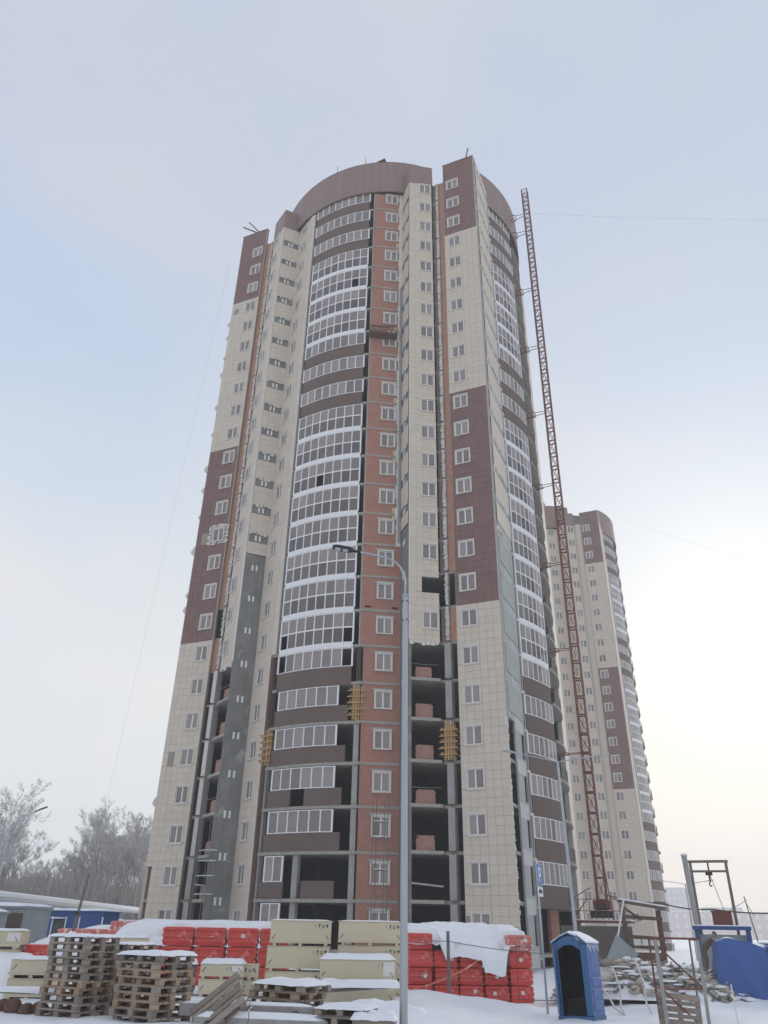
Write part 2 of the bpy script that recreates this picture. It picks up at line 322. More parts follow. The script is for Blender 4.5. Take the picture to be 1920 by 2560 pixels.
WIN_W, WIN_H, SILL = 1.34, 1.42, 0.92
_cache = {}
def window_meshes():
    if 'w' in _cache: return _cache['w']
    w, h = WIN_W / 2, WIN_H
    fr = MB()          # white surround standing proud of the cladding, and the frame set back inside it
    t = 0.075
    for x0, x1, z0, z1 in ((-w - .03, -w + t, -.02, h + .05), (w - t, w + .03, -.02, h + .05), (-w + t, w - t, h - t, h + .05), (-w + t, w - t, -.02, t * .7)):
        fr.box(x0, x1, -.155, .10, z0, z1)
    i = w - t
    for x0, x1, z0, z1 in ((-i, -i + .055, t * .7, h - t), (i - .055, i, t * .7, h - t), (-i + .055, i - .055, h - t - .055, h - t), (-i + .055, i - .055, t * .7, t * .7 + .055), (-.06, .045, t * .7 + .055, h - t - .055)):
        fr.box(x0, x1, -.04, .05, z0, z1)
    pa = MB().box(-i + .056, -.061, -.006, .006, t * .7 + .056, h - t - .056)
    pb = MB().box(.046, i - .056, -.006, .006, t * .7 + .056, h - t - .056)
    sl = MB().add([(-w - .06, -.22, -.045), (w + .06, -.22, -.045), (w + .06, .0, -.015), (-w - .06, .0, -.015), (-w - .06, -.22, -.075), (w + .06, -.22, -.075), (w + .06, .0, -.06), (-w - .06, .0, -.06)],
                  [(0, 1, 2, 3), (7, 6, 5, 4), (0, 4, 5, 1), (1, 5, 6, 2), (2, 6, 7, 3), (3, 7, 4, 0)])
    nf_out = 24
    wm_ = fr.mesh('window', m_reveal); wm_.materials.append(m_pvc)
    for i_, p_ in enumerate(wm_.polygons): p_.material_index = 0 if i_ < nf_out else 1
    _cache['w'] = (wm_, pa.mesh('window_pane', m_glass), pb.mesh('window_pane', m_glass), sl.mesh('sill', m_flash))
    return _cache['w']
def put_window(face, x, z, parent, far=False, y=0.0, sill=True):
    fr, pa, pb, sl = window_meshes()
    o = face.put('window', fr, None, parent, x, y, z)
    link('window_pane', pa, o); link('window_pane', pb, o)
    if sill and not far: link('sill', sl, o)
    return o

def wall_with_holes(face, x0, x1, z0, z1, holes, y0, y1, mb=None):
    mb = mb or MB()
    zs = sorted({z0, z1, *[max(z0, min(z1, q)) for h in holes for q in h[2:]]})
    for a, b in zip(zs, zs[1:]):
        if b - a < 1e-4: continue
        for r in cut_rect((x0, x1, a, b), holes): mb.box(r[0], r[1], y0, y1, r[2], r[3])
    return mb

TILE = []          # (face, rect, material) of tiles that show largest, built one by one
def tiles(face, parent, x0, x1, z0, z1, holes, colour, y=-0.11, single=None, pitch=0.6, skip=None):
    """stoneware slabs hung with open joints; returns the two joined remainders"""
    ncol = max(1, round((x1 - x0) / pitch)); cw = (x1 - x0) / ncol
    nrow = max(1, round((z1 - z0) / pitch)); ch = (z1 - z0) / nrow
    J = 0.0055 if y > -.105 else 0.0075; bulk = {}
    rnd = random.Random(int(abs(x0 * 100 + z1 * 10 + face.p0[0] * 1000)))
    for r in range(nrow):
        for c in range(ncol):
            a, b = x0 + c * cw, x0 + (c + 1) * cw; zz, zt = z0 + r * ch, z0 + (r + 1) * ch
            mid = 0.5 * (zz + zt)
            if skip and skip(0.5 * (a + b), mid): continue
            m = colour(mid)
            for q in cut_rect((a + J, b - J, zz + J, zt - J), holes):
                dy = rnd.uniform(-.004, .004)
                if single and mid < single:
                    TILE.append((face, parent, q, y + dy, m))
                else:
                    bulk.setdefault(m.name, MB()).box(q[0], q[1], y + dy, y + dy + .022, q[2], q[3])
    for k, mb in bulk.items():
        o = face.put('cladding_tile', mb, bpy.data.materials[k], parent); o['kind'] = 'stuff'
    return bulk
def place_single_tiles(limit=300):
    TILE.sort(key=lambda t: 0.5 * (t[2][2] + t[2][3]) + (14 if t[0].p0[0] < 0 else 0))
    mc = {}; rest = {}
    for i, (f, par, q, y, m) in enumerate(TILE):
        if i < limit:
            w_, h_ = round(q[1] - q[0], 3), round(q[3] - q[2], 3); k = (w_, h_, m.name)
            if k not in mc: mc[k] = MB().box(0, w_, 0, .022, 0, h_).mesh('cladding_tile', m)
            f.put('cladding_tile', mc[k], None, par, q[0], y, q[2])
        else:
            rest.setdefault((id(f), m.name), (f, par, m, MB()))[3].box(q[0], q[1], y, y + .022, q[2], q[3])
    for f, par, m, mb in rest.values():
        o = f.put('cladding_tile', mb, m, par); o['kind'] = 'stuff'
    TILE.clear()

def wing_colour(z):
    if zf(8) < z < zf(15) or z > zf(22): return m_plum
    return m_cream
cream_only = lambda z: m_cream

def arc_frame(n, a0, a1, rows, arcf, name='balcony_glazing', r=RAD + 0.02):
    """curved strip glazing: white posts and rails; rows = list of (z0,z1)"""
    key = ('g', name, n, a0, a1, tuple(rows), arcf.__name__)
    if key in _cache: return _cache[key]
    mb = MB(); panes = []
    inner = r - .09
    def piece(b0, b1, z0, z1, ro=0.0, ri=0.0):
        p = [arcf(b0, r + ro), arcf(b1, r + ro), arcf(b1, inner + ri), arcf(b0, inner + ri)]
        if arcf is arc_front: pass
        mb.prism(p, z0, z1)
    zlo, zhi = min(q[0] for q in rows), max(q[1] for q in rows)
    da = (a1 - a0) / n; ps = 0.045 / r
    for i in range(n + 1):
        a = a0 + i * da; e = ps * (1.5 if i in (0, n) else 1.0); piece(a - e, a + e, zlo, zhi)
    for i in range(n):
        b0, b1 = a0 + i * da + ps, a0 + (i + 1) * da - ps
        for (z0, z1) in rows:
            piece(b0, b1, z0, z0 + .06, -.005); piece(b0, b1, z1 - .06, z1, -.005)
    me = mb.mesh(name, m_pvc)
    pm = []
    wd = 2 * (r - .04) * math.sin(da / 2) - .06
    for (z0, z1) in rows:
        for i in range(n):
            a = a0 + (i + .5) * da; p = arcf(a, (r - .04) * math.cos(da / 2)); q0 = arcf(a - .01, r); q1 = arcf(a + .01, r)
            panes.append((p, math.atan2(q1[1] - q0[1], q1[0] - q0[0]), z0 + .055, z1 - z0 - .11, wd))
    _cache[key] = (me, panes); return _cache[key]
def put_arc_glazing(parent, f, n, a0, a1, rows, arcf, far=False, pane_name='pane', missing=(), lower_dark=True):
    me, panes = arc_frame(n, a0, a1, rows, arcf)
    o = link('balcony_glazing', me, parent, (0, 0, zf(f)))
    joined = MB()
    for k, (p, rz, z0, h, wd) in enumerate(panes):
        if k in missing: continue
        low = len(rows) > 1 and k < n
        key = ('p', round(h, 3), round(wd, 3), low, pane_name)
        if far:
            c, s = math.cos(rz), math.sin(rz)
            v = [(p[0] + c * x, p[1] + s * x, z0 + z) for x, z in ((-wd / 2, 0), (wd / 2, 0), (wd / 2, h), (-wd / 2, h))]
            joined.add(v, [(0, 1, 2, 3)]); continue
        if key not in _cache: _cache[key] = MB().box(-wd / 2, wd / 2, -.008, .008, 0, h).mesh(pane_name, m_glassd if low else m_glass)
        link(pane_name, _cache[key], o, (p[0], p[1], z0), rz)
    if far: link('pane', joined.mesh('pane', m_glass), o)
    return o
def arc_panel(parent, name, mat, a0, a1, z0, z1, arcf, r0, r1, nseg=8, f=0, capmat=None):
    mb = MB()
    for i in range(nseg):
        b0, b1 = a0 + (a1 - a0) * i / nseg, a0 + (a1 - a0) * (i + 1) / nseg
        mb.prism([arcf(b0, r1), arcf(b1, r1), arcf(b1, r0), arcf(b0, r0)], z0, z1)
    return link(name, mb.mesh(name, mat), parent, (0, 0, zf(f)))

DOUBLE = set(range(7, 15)) | set(range(18, 22))
ROWS1 = [(1.22, 2.74)]
ROWS2 = [(0.18, 1.48), (1.48, 2.74)]

def tower(label, loc, far=False):
    T = thing('apartment_tower', label, 'apartment tower', loc, R(-23.8), 'apartment towers')
    OUT = outline()
    # --- floor slabs
    slab = MB().prism(inset(OUT, 0.03), -0.22, 0).mesh('floor_slab', m_slab)
    for f in range(NF + 1): link('floor_slab', slab, T, (0, 0, zf(f)))
    # --- core and cross walls
    c = MB().box(-14.2, 14.2, 5.6, 17.0, -1.5, zf(NF) - .25); c.build('core_wall', m_dark, T)  # inner box widened and blackened so open rooms and side gap read dark
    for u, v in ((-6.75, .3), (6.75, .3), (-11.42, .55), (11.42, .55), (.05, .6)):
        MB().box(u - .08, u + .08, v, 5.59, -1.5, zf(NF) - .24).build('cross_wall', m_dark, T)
    ground = -1.5
    # --- wing faces: A (left) and its twin (right)
    for side in (-1, 1):
        fc = Face(P_A0, P_A1) if side < 0 else Face(mir(P_A1), mir(P_A0))
        wc = 12.52 - 11.5 if side > 0 else 3.5 - (12.52 - 11.5)
        holes = [(wc - WIN_W / 2 + .03, wc + WIN_W / 2 - .03, zf(f) + SILL + .02, zf(f) + SILL + WIN_H - .03) for f in range(NF)]
        extra = []
        if not far and side < 0: holes.append((-.1, .58, ground, zf(1) + 2.3))
        if not far and side < 0:
            extra = [(0.35, 0.95, zf(21) + 1.0, zf(21) + 1.75), (0.55, 1.2, zf(4) + .95, zf(4) + 2.1), (0.5, 1.35, zf(11) + .75, zf(11) + 2.1)]
            extra.append((wc - .95, wc + .95, zf(11) + .72, zf(11) + 2.6))
        xl = 0.0
        fc.put('wall', wall_with_holes(fc, 0.0, 3.5, ground, zf(NF) + 2.2, holes, -.07, 0.25), m_back if True else m_insul, T)
        skip = None
        if not far and side > 0: skip = lambda x, z: (x < .5 and z < zf(0) + 1.9)
        tiles(fc, T, 0.0, 3.5, ground, zf(NF) + 2.2, holes + extra, wing_colour, single=None if far else (zf(8) if side > 0 else zf(4)), skip=skip)
        for f in range(NF): put_window(fc, wc, zf(f) + SILL, T, far)
        ed = MB().box(-.012, .0, -.115, .0, ground + 2.5, zf(NF) + 2.2).box(3.5, 3.512, -.115, .0, ground, zf(NF) + 2.2)
        fc.put('edge_trim', ed, m_flash if not far else m_cream, T)['kind'] = 'stuff'
        fc.put('coping', MB().box(-.05, 3.55, -.16, .32, zf(NF) + 2.203, zf(NF) + 2.26), m_band, T)
        if not far:
            # window recess liners where cladding is torn off
            if side < 0:
                fl = MB()
                for (a, b, z_0, z_1) in extra[:3]:
                    fl.box(a, b, -.068, -.06, z_0, z_1)
                fc.put('exposed_wall', fl, m_wool, T)['kind'] = 'stuff'
                rg = MB(); rr = random.Random(17)
                for k in range(26):
                    a = k / 26 * 6.283; cx2, cz2 = wc + 1.0 * max(-1, min(1, 1.35 * math.cos(a))), zf(11) + 1.62 + .95 * max(-1, min(1, 1.35 * math.sin(a)))
                    rg.obox((cx2 + rr.uniform(-.08, .08), -.10, cz2 + rr.uniform(-.08, .08)), rr.uniform(.08, .2), .03, rr.uniform(.06, .16), ry=rr.uniform(-.5, .5))
                fc.put('torn_membrane', rg, m_membrane, T)['kind'] = 'stuff'
            else:
                rg = MB(); rr = random.Random(19); z = ground + 1
                while z < zf(4) + 2.6:
                    h = rr.uniform(.1, .4); rg.obox((3.5 + rr.uniform(-.02, .05), rr.uniform(-.1, .05), z + h / 2), rr.uniform(.02, .09), .06, h / 2, ry=rr.uniform(-.15, .15)); z += h * rr.uniform(.8, 1.3)
                rg.box(3.3, 3.56, -.13, .1, zf(4) + 2.2, zf(4) + 2.75)
                fc.put('torn_membrane', rg, m_membrane, T)['kind'] = 'stuff'
    # --- prow faces C3 / C8 with window, flanks, and bay walls
    for side in (-1, 1):
        if side < 0: c3 = Face(P_C3, P_PL); fl = Face(P_PL, P_CL); by = Face(P_CL, arc_front(-AW))
        else: c3 = Face(mir(P_PL), mir(P_C3)); fl = Face(mir(P_CL), mir(P_PL)); by = Face(arc_front(AW), mir(P_CL))
        lo = 0 if far else 7
        wx = 1.72 if side > 0 else c3.L - 1.72
        holes = [(wx - WIN_W / 2 + .03, wx + WIN_W / 2 - .03, zf(f) + SILL + .02, zf(f) + SILL + WIN_H - .03) for f in range(lo, NF)]
        gone = []
        if not far and side > 0: gone = [(wx - .68, c3.L, zf(8) + .92, zf(8) + 2.3)]
        zb = ground if far else zf(lo) - .22
        c3.put('wall', wall_with_holes(c3, 0, c3.L, zb, zf(NF) - .6, holes + gone, -.06, .2), m_insul, T)
        tiles(c3, T, 0.0, c3.L, zb, zf(NF) - .6, holes + gone, cream_only, y=-.10)
        for f in range(lo, NF):
            if not far and side > 0 and f == 8: continue
            put_window(c3, wx, zf(f) + SILL, T, far)
        # plum cap over the prow
        pp = [P_C3, P_PL, P_CL, (-7.0, 1.4), (-9.6, 1.4)]
        if side > 0: pp = [mir(p) for p in pp][::-1]
        MB().prism(inset(pp, -.13), zf(NF) - .598, zf(NF) + 2.35).build('prow_cap', m_band, T)
        # flank
        if far:
            fl.put('wall', MB().box(0, fl.L, -.06, .2, ground, zf(NF) - .6), m_insul, T)
            tiles(fl, T, 0, fl.L, ground, zf(NF) - .6, [], cream_only, y=-.10)
        else:
            fl.put('concrete_wall', MB().box(0, fl.L, 0, .22, ground, zf(NF) - .6), m_conc, T)
            zc = zf(10) + 1.2
            bands = [(0.08, fl.L - .02, zf(f) - .62, zf(f) + .42) for f in range(11, NF)]
            tiles(fl, T, 0.0, fl.L, zc, zf(NF) - .6, bands, cream_only, y=-.10)
            fs = _cache.setdefault('foam', MB().box(-.085, .085, -.03, -.002, -.42, .12).mesh('insulation_strip', m_foam))
            for f in range(1, NF - 0):
                for k in (-1, 1):
                    fl.put('insulation_strip', fs, None, T, (0.95 if side < 0 else 0.8) + k * .19, 0, zf(f))
            # ragged membrane left along the top edge of each bare band
            if True:
                rag = MB(); rr = random.Random(3)
                for f in range(11, NF):
                    x = 0.1
                    while x < fl.L - .1:
                        wd = rr.uniform(.15, .4); h = rr.uniform(.08, .3); rag.box(x, min(x + wd, fl.L - .02), -.09, -.05 - rr.uniform(0, .03), zf(f) + .42 - h, zf(f) + .42); x += wd + rr.uniform(.03, .1)
                fl.put('torn_membrane', rag, m_membrane, T)['kind'] = 'stuff'
            c3.put('edge_trim', MB().box(-.02, .03, -.13, .0, zf(7), zf(NF) - .6) if side > 0 else MB().box(c3.L - .03, c3.L + .02, -.13, .0, zf(7), zf(NF) - .6), m_flash, T)
            rg = MB(); rr = random.Random(11 + side); x = 0.05
            while x < c3.L - .1:
                wd = rr.uniform(.15, .5); rg.box(x, min(x + wd, c3.L), -.10, -.03, zb - rr.uniform(.05, .34), zb + .02); x += wd + .04
            c3.put('torn_membrane', rg, m_membrane, T)['kind'] = 'stuff'
        # bay wall beside the curved glazing
        wx = by.L - 1.5 if side > 0 else 1.02
        if side > 0: wx = 1.62
        else: wx = by.L - 1.62
        holes = [(wx - WIN_W / 2 + .03, wx + WIN_W / 2 - .03, zf(f) + SILL + .02, zf(f) + SILL + WIN_H - .03) for f in range(NF)]
        if side < 0 or far:
            by.put('wall', wall_with_holes(by, 0, by.L, ground, zf(NF) - .6, holes, -.06, .2), m_insul, T)
            tiles(by, T, 0.0, by.L, ground, zf(NF) - .6, holes, cream_only, y=-.10)
            for f in range(NF): put_window(by, wx, zf(f) + SILL, T, far)
            # cladding goes on to the glazing above the sixth floor
            g = Face(arc_front(-AW), arc_front(-AG - .022)) if side < 0 else Face(arc_front(AG + .022), arc_front(AW))
            z7 = ground if far else zf(7)
            g.put('wall', MB().box(0, g.L, -.06, .2, z7, zf(NF) - .6), m_insul, T)
            tiles(g, T, 0, g.L, z7, zf(NF) - .6, [], cream_only, y=-.10)
            if not far:
                by.put('rusty_edge', MB().box(by.L, by.L + .36, -.03, .18, ground, zf(7) - .25), m_rust, T)
                by.put('edge_trim', MB().box(by.L - .03, by.L + .015, -.12, -.058, ground, zf(7)), m_flash, T)
        else:
            slots = [(0.0, .5, zf(8) + .12, zf(8) + .3), (by.L - .7, by.L - .2, zf(8) + .12, zf(8) + .3)]
            by.put('brick_wall', wall_with_holes(by, 0, by.L, ground, zf(NF) - .6, holes + slots, 0.0, .25), m_brick, T)
            g = Face(arc_front(AG + .034), arc_front(AW))
            g.put('brick_wall', MB().box(.12, g.L, 0, .22, zf(7), zf(NF) - .6), m_brick, T)
            g.put('column', MB().box(.0, .119, -.01, .3, zf(7), zf(NF) - .6), m_conc2, T)
            for f in range(NF): put_window(by, wx, zf(f) + SILL, T, far, sill=(f % 3 == 0))
            lin = MB().box(-.86, .86, -.015, .0, .06, .2).mesh('lintel', m_conc2)
            led = MB().box(-.4, by.L - .02, -.05, .0, -.21, -.01).mesh('slab_edge', m_slab)
            for f in range(NF):
                by.put('lintel', lin, None, T, wx, 0, zf(f) + SILL + WIN_H)
                if f: by.put('slab_edge', led, None, T, 0, 0, zf(f))
            # insulation hung beside the windows, with a duct
            rr = random.Random(5); ins = MB()
            for f in range(10, NF):
                x0 = wx + .72; z = zf(f) - .2
                while z < zf(f + 1) - .25:
                    h = rr.uniform(.4, .9); ins.box(x0 + rr.uniform(.0, .18), by.L - .05, -.06 - rr.uniform(0, .02), 0, z, min(z + h, zf(f + 1) - .2)); z += h
            by.put('insulation_board', ins, m_membrane, T)['kind'] = 'stuff'
            for f in (11, 13, 15, 18, 22): by.put('mineral_wool', MB().box(wx + .5, wx + .95, -.05, 0, zf(f) - .55, zf(f) + .6), m_wool, T)
            by.put('duct', MB().box(by.L - .30, by.L - .14, -.22, -.09, zf(10) + .2, zf(20)), m_greysheet, T)
    # --- recess strips between wing and prow
    for side in (-1, 1):
        rc = Face((-11.5, .27), (-10.1, .27)) if side < 0 else Face((10.1, .27), (11.5, .27))
        if far:
            rc.put('wall', MB().box(0, rc.L, -.1, .2, ground, zf(NF)), m_cream, T); continue
        xb = (0.0, 0.64) if side < 0 else (rc.L - .64, rc.L)
        xp = (0.65, 1.0) if side < 0 else (rc.L - 1.0, rc.L - .65)
        xc = (1.01, rc.L) if side < 0 else (0, rc.L - 1.01)
        mbk = MB().box(xb[0], xb[1], 0, .2, 0, ST - .22).mesh('brick_wall', m_brick2)
        mbc = MB().box(xc[0], xc[1], .02, .2, 0, ST - .22).mesh('block_wall', m_tan)
        for f in range(7, NF):
            if f == 8: continue
            rc.put('brick_wall', mbk, None, T, z=zf(f)); rc.put('block_wall', mbc, None, T, z=zf(f))
        rr = random.Random(2); pier = MB()
        for f in range(7, NF):
            z = zf(f)
            while z < zf(f + 1) - .24:
                d = rr.uniform(0, .10); pier.box(xp[0] + rr.uniform(0, .1), xp[1] - rr.uniform(0, .06), -.22 - d, .2, z + .012, z + .195); z += .2
        o = rc.put('block_pier', pier, m_block, T); o['kind'] = 'stuff'
        colm = MB().box(xp[0] - .05, xp[1] + .08, -.4, .45, .004, ST - .224).mesh('column', m_conc2)
        colb = MB().box(xp[0] - .02, xp[1] + .02, -.4, .45, .004, ST - .224).mesh('column', m_block)
        for f in range(-1, 7): rc.put('column', colb if side < 0 and f > 1 else colm, None, T, z=zf(f))
        # return of the wing, rusty coating
        wg = Face((-11.5, 0.02), (-11.5, .27)) if side < 0 else Face((11.5, .27), (11.5, 0.02))
        rc.put('wing_return', MB().box(-.03, .0, -.33, 3.0, ground, zf(7) - .22) if side < 0 else MB().box(rc.L, rc.L + .03, -.33, 3.0, ground, zf(7) - .22), m_rust, T)
        # unfinished low brick walls in the open rooms
        c3 = Face(P_C3, P_PL) if side < 0 else Face(mir(P_PL), mir(P_C3))
        for f in range(1, 7):
            if side > 0 and f == 1: continue
            h = [0, .85, .88, .95, 1.0, 1.0, .85][f]; w_ = [0, 1.25, 1.35, 1.45, 1.35, 1.35, 1.3][f]
            x0 = .55 if side > 0 else .75
            rr = random.Random(f * 7 + side); b = MB(); z = 0; k = 0
            while z < h:
                e0, e1 = rr.uniform(0, .05), rr.uniform(0, .05)
                if z > h - .1: e0 += rr.uniform(0, .15); e1 += rr.uniform(0, .15)
                b.box(x0 + e0, x0 + w_ - e1, .25, .5, z + .002, z + .087); z += .088
            c3.put('brick_parapet', b, m_brick3, T, z=zf(f))
        pr = MB()      # prow corner pier, edge of the flank wall
        c3.put('safety_rope', MB().path([(.1, .1, zf(6) + 1.1), (1.2, .1, zf(6) + 1.02), (2.3, .1, zf(6) + 1.06)], .012, 4).path([(.1, .1, zf(3) + 1.1), (1.2, .1, zf(3) + 1.06), (2.4, .1, zf(3) + 1.12)], .012, 4)
               .path([(.05, .1, zf(1) + 1.0), (2.4, .1, zf(1) + .82)], .06, 4), m_conc2, T)
    # --- curved front loggias
    off = arc_front
    for f in range(NF):
        dbl = f in DOUBLE
        if far or f >= 6:
            rows = ROWS2 if dbl else ROWS1
            miss = {12: (3,), 20: (6,)}.get(f, ())
            if f == 7: miss = (0, 7)
            if f == 6: miss = (0, 7)
            if far: miss = ()
            put_arc_glazing(T, f, 8, -AG, AG, rows, arc_front, far, 'pane', miss)
            if dbl:
                arc_panel(T, 'white_spandrel', m_pvc, -AG, AG, -.24, .175, arc_front, RAD - .05, RAD + .03, 8, f)
            else:
                arc_panel(T, 'balcony_parapet', m_brown, -AG + .002, AG - .002, -.235, 1.21, arc_front, RAD - .05, RAD + .012, 8, f)
            # bays just above a double block start with a white rail
        elif f >= 2:
            a0, a1 = -AG + .03, AG - .075
            put_arc_glazing(T, f, 6, a0, a1, [(1.2, 2.72)], arc_front, False, 'pane')
            e = {5: .012, 4: .02, 3: .03, 2: .03}[f]
            if f != 3: arc_panel(T, 'balcony_parapet', m_brown, -AG + .008, AG - e, .003, 1.19, arc_front, RAD - .14, RAD + .02, 8, f)
            else:
                arc_panel(T, 'balcony_parapet', m_brown, -AG + .008, -.085, .003, 1.19, arc_front, RAD - .14, RAD + .02, 4, f)
                arc_panel(T, 'balcony_parapet', m_brown, .005, AG - e, .003, 1.19, arc_front, RAD - .14, RAD + .02, 4, f)
        else:
            put_arc_glazing(T, f, 2, -AG + .03, -AG + .15, [(1.05, 2.72)], arc_front, False, 'pane')
            if f == 1:
                arc_panel(T, 'balcony_parapet', m_brown, -AG + .0, -AG + .16, .003, 1.04, arc_front, RAD - .14, RAD + .02, 3, f)
                arc_panel(T, 'balcony_parapet', m_brown, .02, AG - .05, .003, 1.1, arc_front, RAD - .14, RAD + .02, 4, f)
            p = arc_front(-.035, RAD - .5); MB().box(-.22, .22, -.2, .2, .004, 2.776).build('column', m_conc2, T, (p[0], p[1], zf(f)))
    if not far:
        for side in (-1, 1):
            p = arc_front(side * (AG + .038), RAD - .3)
            colm = MB().box(-.2, .2, -.2, .2, .004, ST - .224).mesh('column', m_conc2)
            for f in range(-1, 6 if side > 0 else 5): link('column', colm, T, (p[0], p[1], zf(f)), side * .26)
            cage = MB()      # bare reinforcement above the cast column
            for k in range(8):
                a = k * math.pi / 4; cage.bar((.17 * math.cos(a), .17 * math.sin(a), zf(6 if side > 0 else 5)), (.15 * math.cos(a), .15 * math.sin(a), zf(7) - .3), .016, 4)
            for k in range(22): cage.path([(.175 * math.cos(q * math.pi / 4), .175 * math.sin(q * math.pi / 4), zf(5.9 if side > 0 else 5.0) + k * .15) for q in range(9)], .009, 3)
            cage.build('rebar_cage', m_steel, T, (p[0], p[1], 0))
    # iron guard rails seen in the openings
    if not far:
        for f, k in ((12, 3), (20, 6), (7, 0), (7, 7)):
            a = -AG + (k + .5) * 2 * AG / 8; p = arc_front(a, RAD - .25); g = MB()
            for i in range(6): g.box(-.36 + i * .14, -.345 + i * .14, -.01, .01, .2, 1.25)
            g.box(-.4, .4, -.015, .015, 1.2, 1.25); g.build('guard_rail', m_black, T, (p[0], p[1], zf(f)), a)
    # --- roof drum: panelled band, soffit, coping
    AD = math.asin(8.95 / RAD); npan = 22; zb, zt = 75.15, 80.15
    for i in range(npan):
        b0, b1 = -AD + 2 * AD * i / npan, -AD + 2 * AD * (i + 1) / npan; g = .0006
        MB().prism([arc_front(b0 + g, RAD + .22), arc_front(b1 - g, RAD + .22), arc_front(b1 - g, RAD + .1), arc_front(b0 + g, RAD + .1)], zb, zt).build('drum_panel', m_band, T)
    arc_panel(T, 'drum_wall', m_dark, -AD, AD, zb - Z0 + .02, zt - Z0 - .06, arc_front, RAD - .6, RAD + .09, 22, 0)
    arc_panel(T, 'coping', m_band, -AD, AD, zt - Z0 + .002, zt - Z0 + .06, arc_front, RAD - .65, RAD + .25, 22, 0)
    AR0, AR1 = -.56, .5; np2 = 16
    for i in range(np2):
        b0, b1 = AR0 + (AR1 - AR0) * i / np2, AR0 + (AR1 - AR0) * (i + 1) / np2; g = .0006
        MB().prism([arc_right(b0 + g, RAD + .22), arc_right(b1 - g, RAD + .22), arc_right(b1 - g, RAD + .1), arc_right(b0 + g, RAD + .1)], zb, zt).build('drum_panel', m_band, T)
    arc_panel(T, 'drum_wall', m_dark, AR0, AR1, zb - Z0 + .02, zt - Z0 - .06, arc_right, RAD - .6, RAD + .09, 16, 0)
    # roof block behind
    MB().prism([(-8, 3), (8, 3), (13, 6), (13, 17), (8, 20), (-8, 20), (-13, 17), (-13, 6)], zf(NF) + .004, zt - .3).build('roof_block', m_conc, T)
    MB().box(-2.0, .3, -1.2, 1.2, zt - .29, zt + .75).build('roof_vent', m_band, T)
    MB().add([(1.7, -.9, zt - .29), (4.4, -.6, zt - .29), (4.4, 1.4, zt - .29), (1.7, 1.4, zt - .29), (1.7, -.9, zt + 1.0), (4.4, -.6, zt + 1.75), (4.4, 1.4, zt + 1.75), (1.7, 1.4, zt + 1.0)],
             [(0, 3, 2, 1), (4, 5, 6, 7), (0, 1, 5, 4), (1, 2, 6, 5), (2, 3, 7, 6), (3, 0, 4, 7)]).build('roof_vent', m_band, T)
    MB().add([(1.55, -1.0, zt + 1.0), (4.55, -.75, zt + 1.83), (4.55, 1.5, zt + 1.83), (1.55, 1.5, zt + 1.0), (1.55, -1.0, zt + 1.12), (4.55, -.75, zt + 1.95), (4.55, 1.5, zt + 1.95), (1.55, 1.5, zt + 1.12)],
             [(0, 3, 2, 1), (4, 5, 6, 7), (0, 1, 5, 4), (1, 2, 6, 5), (2, 3, 7, 6), (3, 0, 4, 7)]).build('roof_vent', m_rust, T)
    # --- right hand side: end wall, glazed bay, open balconies
    sd = Face((15.0, 0.0), (15.0, 4.9))
    aR0 = -math.asin(6.15 / RAD); aR1 = -.14
    if far:
        sd.put('wall', MB().box(0, 4.9, -.06, .2, ground, zf(NF) + 2.2), m_insul, T)
        tiles(sd, T, 0, 4.9, ground, zf(NF) + 2.2, [], lambda z: m_plum if z > zf(NF) - .3 else m_cream, y=-.10)
    else:
        holes = [(0.0, 1.7, ground, zf(5) - .23)] + [(3.5, 4.5, zf(f) + .45, zf(f) + 2.35) for f in range(0, 5)]
        sd.put('concrete_wall', wall_with_holes(sd, .02, 4.7, ground, zf(NF) + 2.0, holes, -.14, .0), m_pale, T)
        sd.put('insulation_board', wall_with_holes(sd, .25, 4.3, zf(5), zf(11), [(0, 9, zf(f) - .6, zf(f) + .25) for f in range(5, 11)], -.21, -.142), m_insul, T)
        tiles(sd, T, .0, 4.4, zf(10) + .8, zf(NF) + 1.4, [(0.12, 4.41, zf(f) - .45, zf(f) + .35) for f in range(11, NF + 1)], cream_only, y=-.25)
        rag = MB(); rr = random.Random(8)
        for f in range(10, NF + 1):
            x = .1
            while x < 4.3:
                wd = rr.uniform(.12, .4); rag.box(x, x + wd, -.24, -.142, zf(f) + .35 - rr.uniform(.1, .5), zf(f) + .36); x += wd + rr.uniform(.05, .3)
        sd.put('torn_membrane', rag, m_membrane, T)['kind'] = 'stuff'
        fs = MB().box(-.065, .065, -.17, -.142, -.75, .2).mesh('insulation_strip', m_foam)
        for f in range(0, 11):
            for k in range(8):
                if f > 5 and k % 2: continue
                sd.put('insulation_strip', fs, None, T, 1.8 + k * .30, 0, zf(f))
        sd.put('downpipe', MB().bar((4.78, -.2, 0), (4.78, -.2, zf(NF)), .055, 6), m_galv, T)
        for f in range(0, NF): sd.put('pipe_bracket', MB().box(4.5, 4.98, -.3, -.142, -.35, -.15), m_flash, T, z=zf(f))
    bayR = Face((15.0, 4.9), arc_right(aR0))
    for f in range(NF):
        dbl = f in DOUBLE
        if f >= 1 or far:
            put_arc_glazing(T, f, 6, aR0 + .012, aR1, ROWS2 if dbl else ROWS1, arc_right, far, 'glazing_pane')
            if dbl: arc_panel(T, 'white_spandrel', m_pvc, aR0 + .012, aR1, -.24, .175, arc_right, RAD - .05, RAD + .03, 6, f)
            else: arc_panel(T, 'balcony_parapet', m_brown, aR0 + .012, aR1, -.2, 1.21, arc_right, RAD - .05, RAD + .012, 6, f)
        # open balcony beyond
        arc_panel(T, 'balcony_slab', m_slab, aR1 + .012, .30, -.2, .0, arc_right, RAD - 1.6, RAD + .12, 8, f)
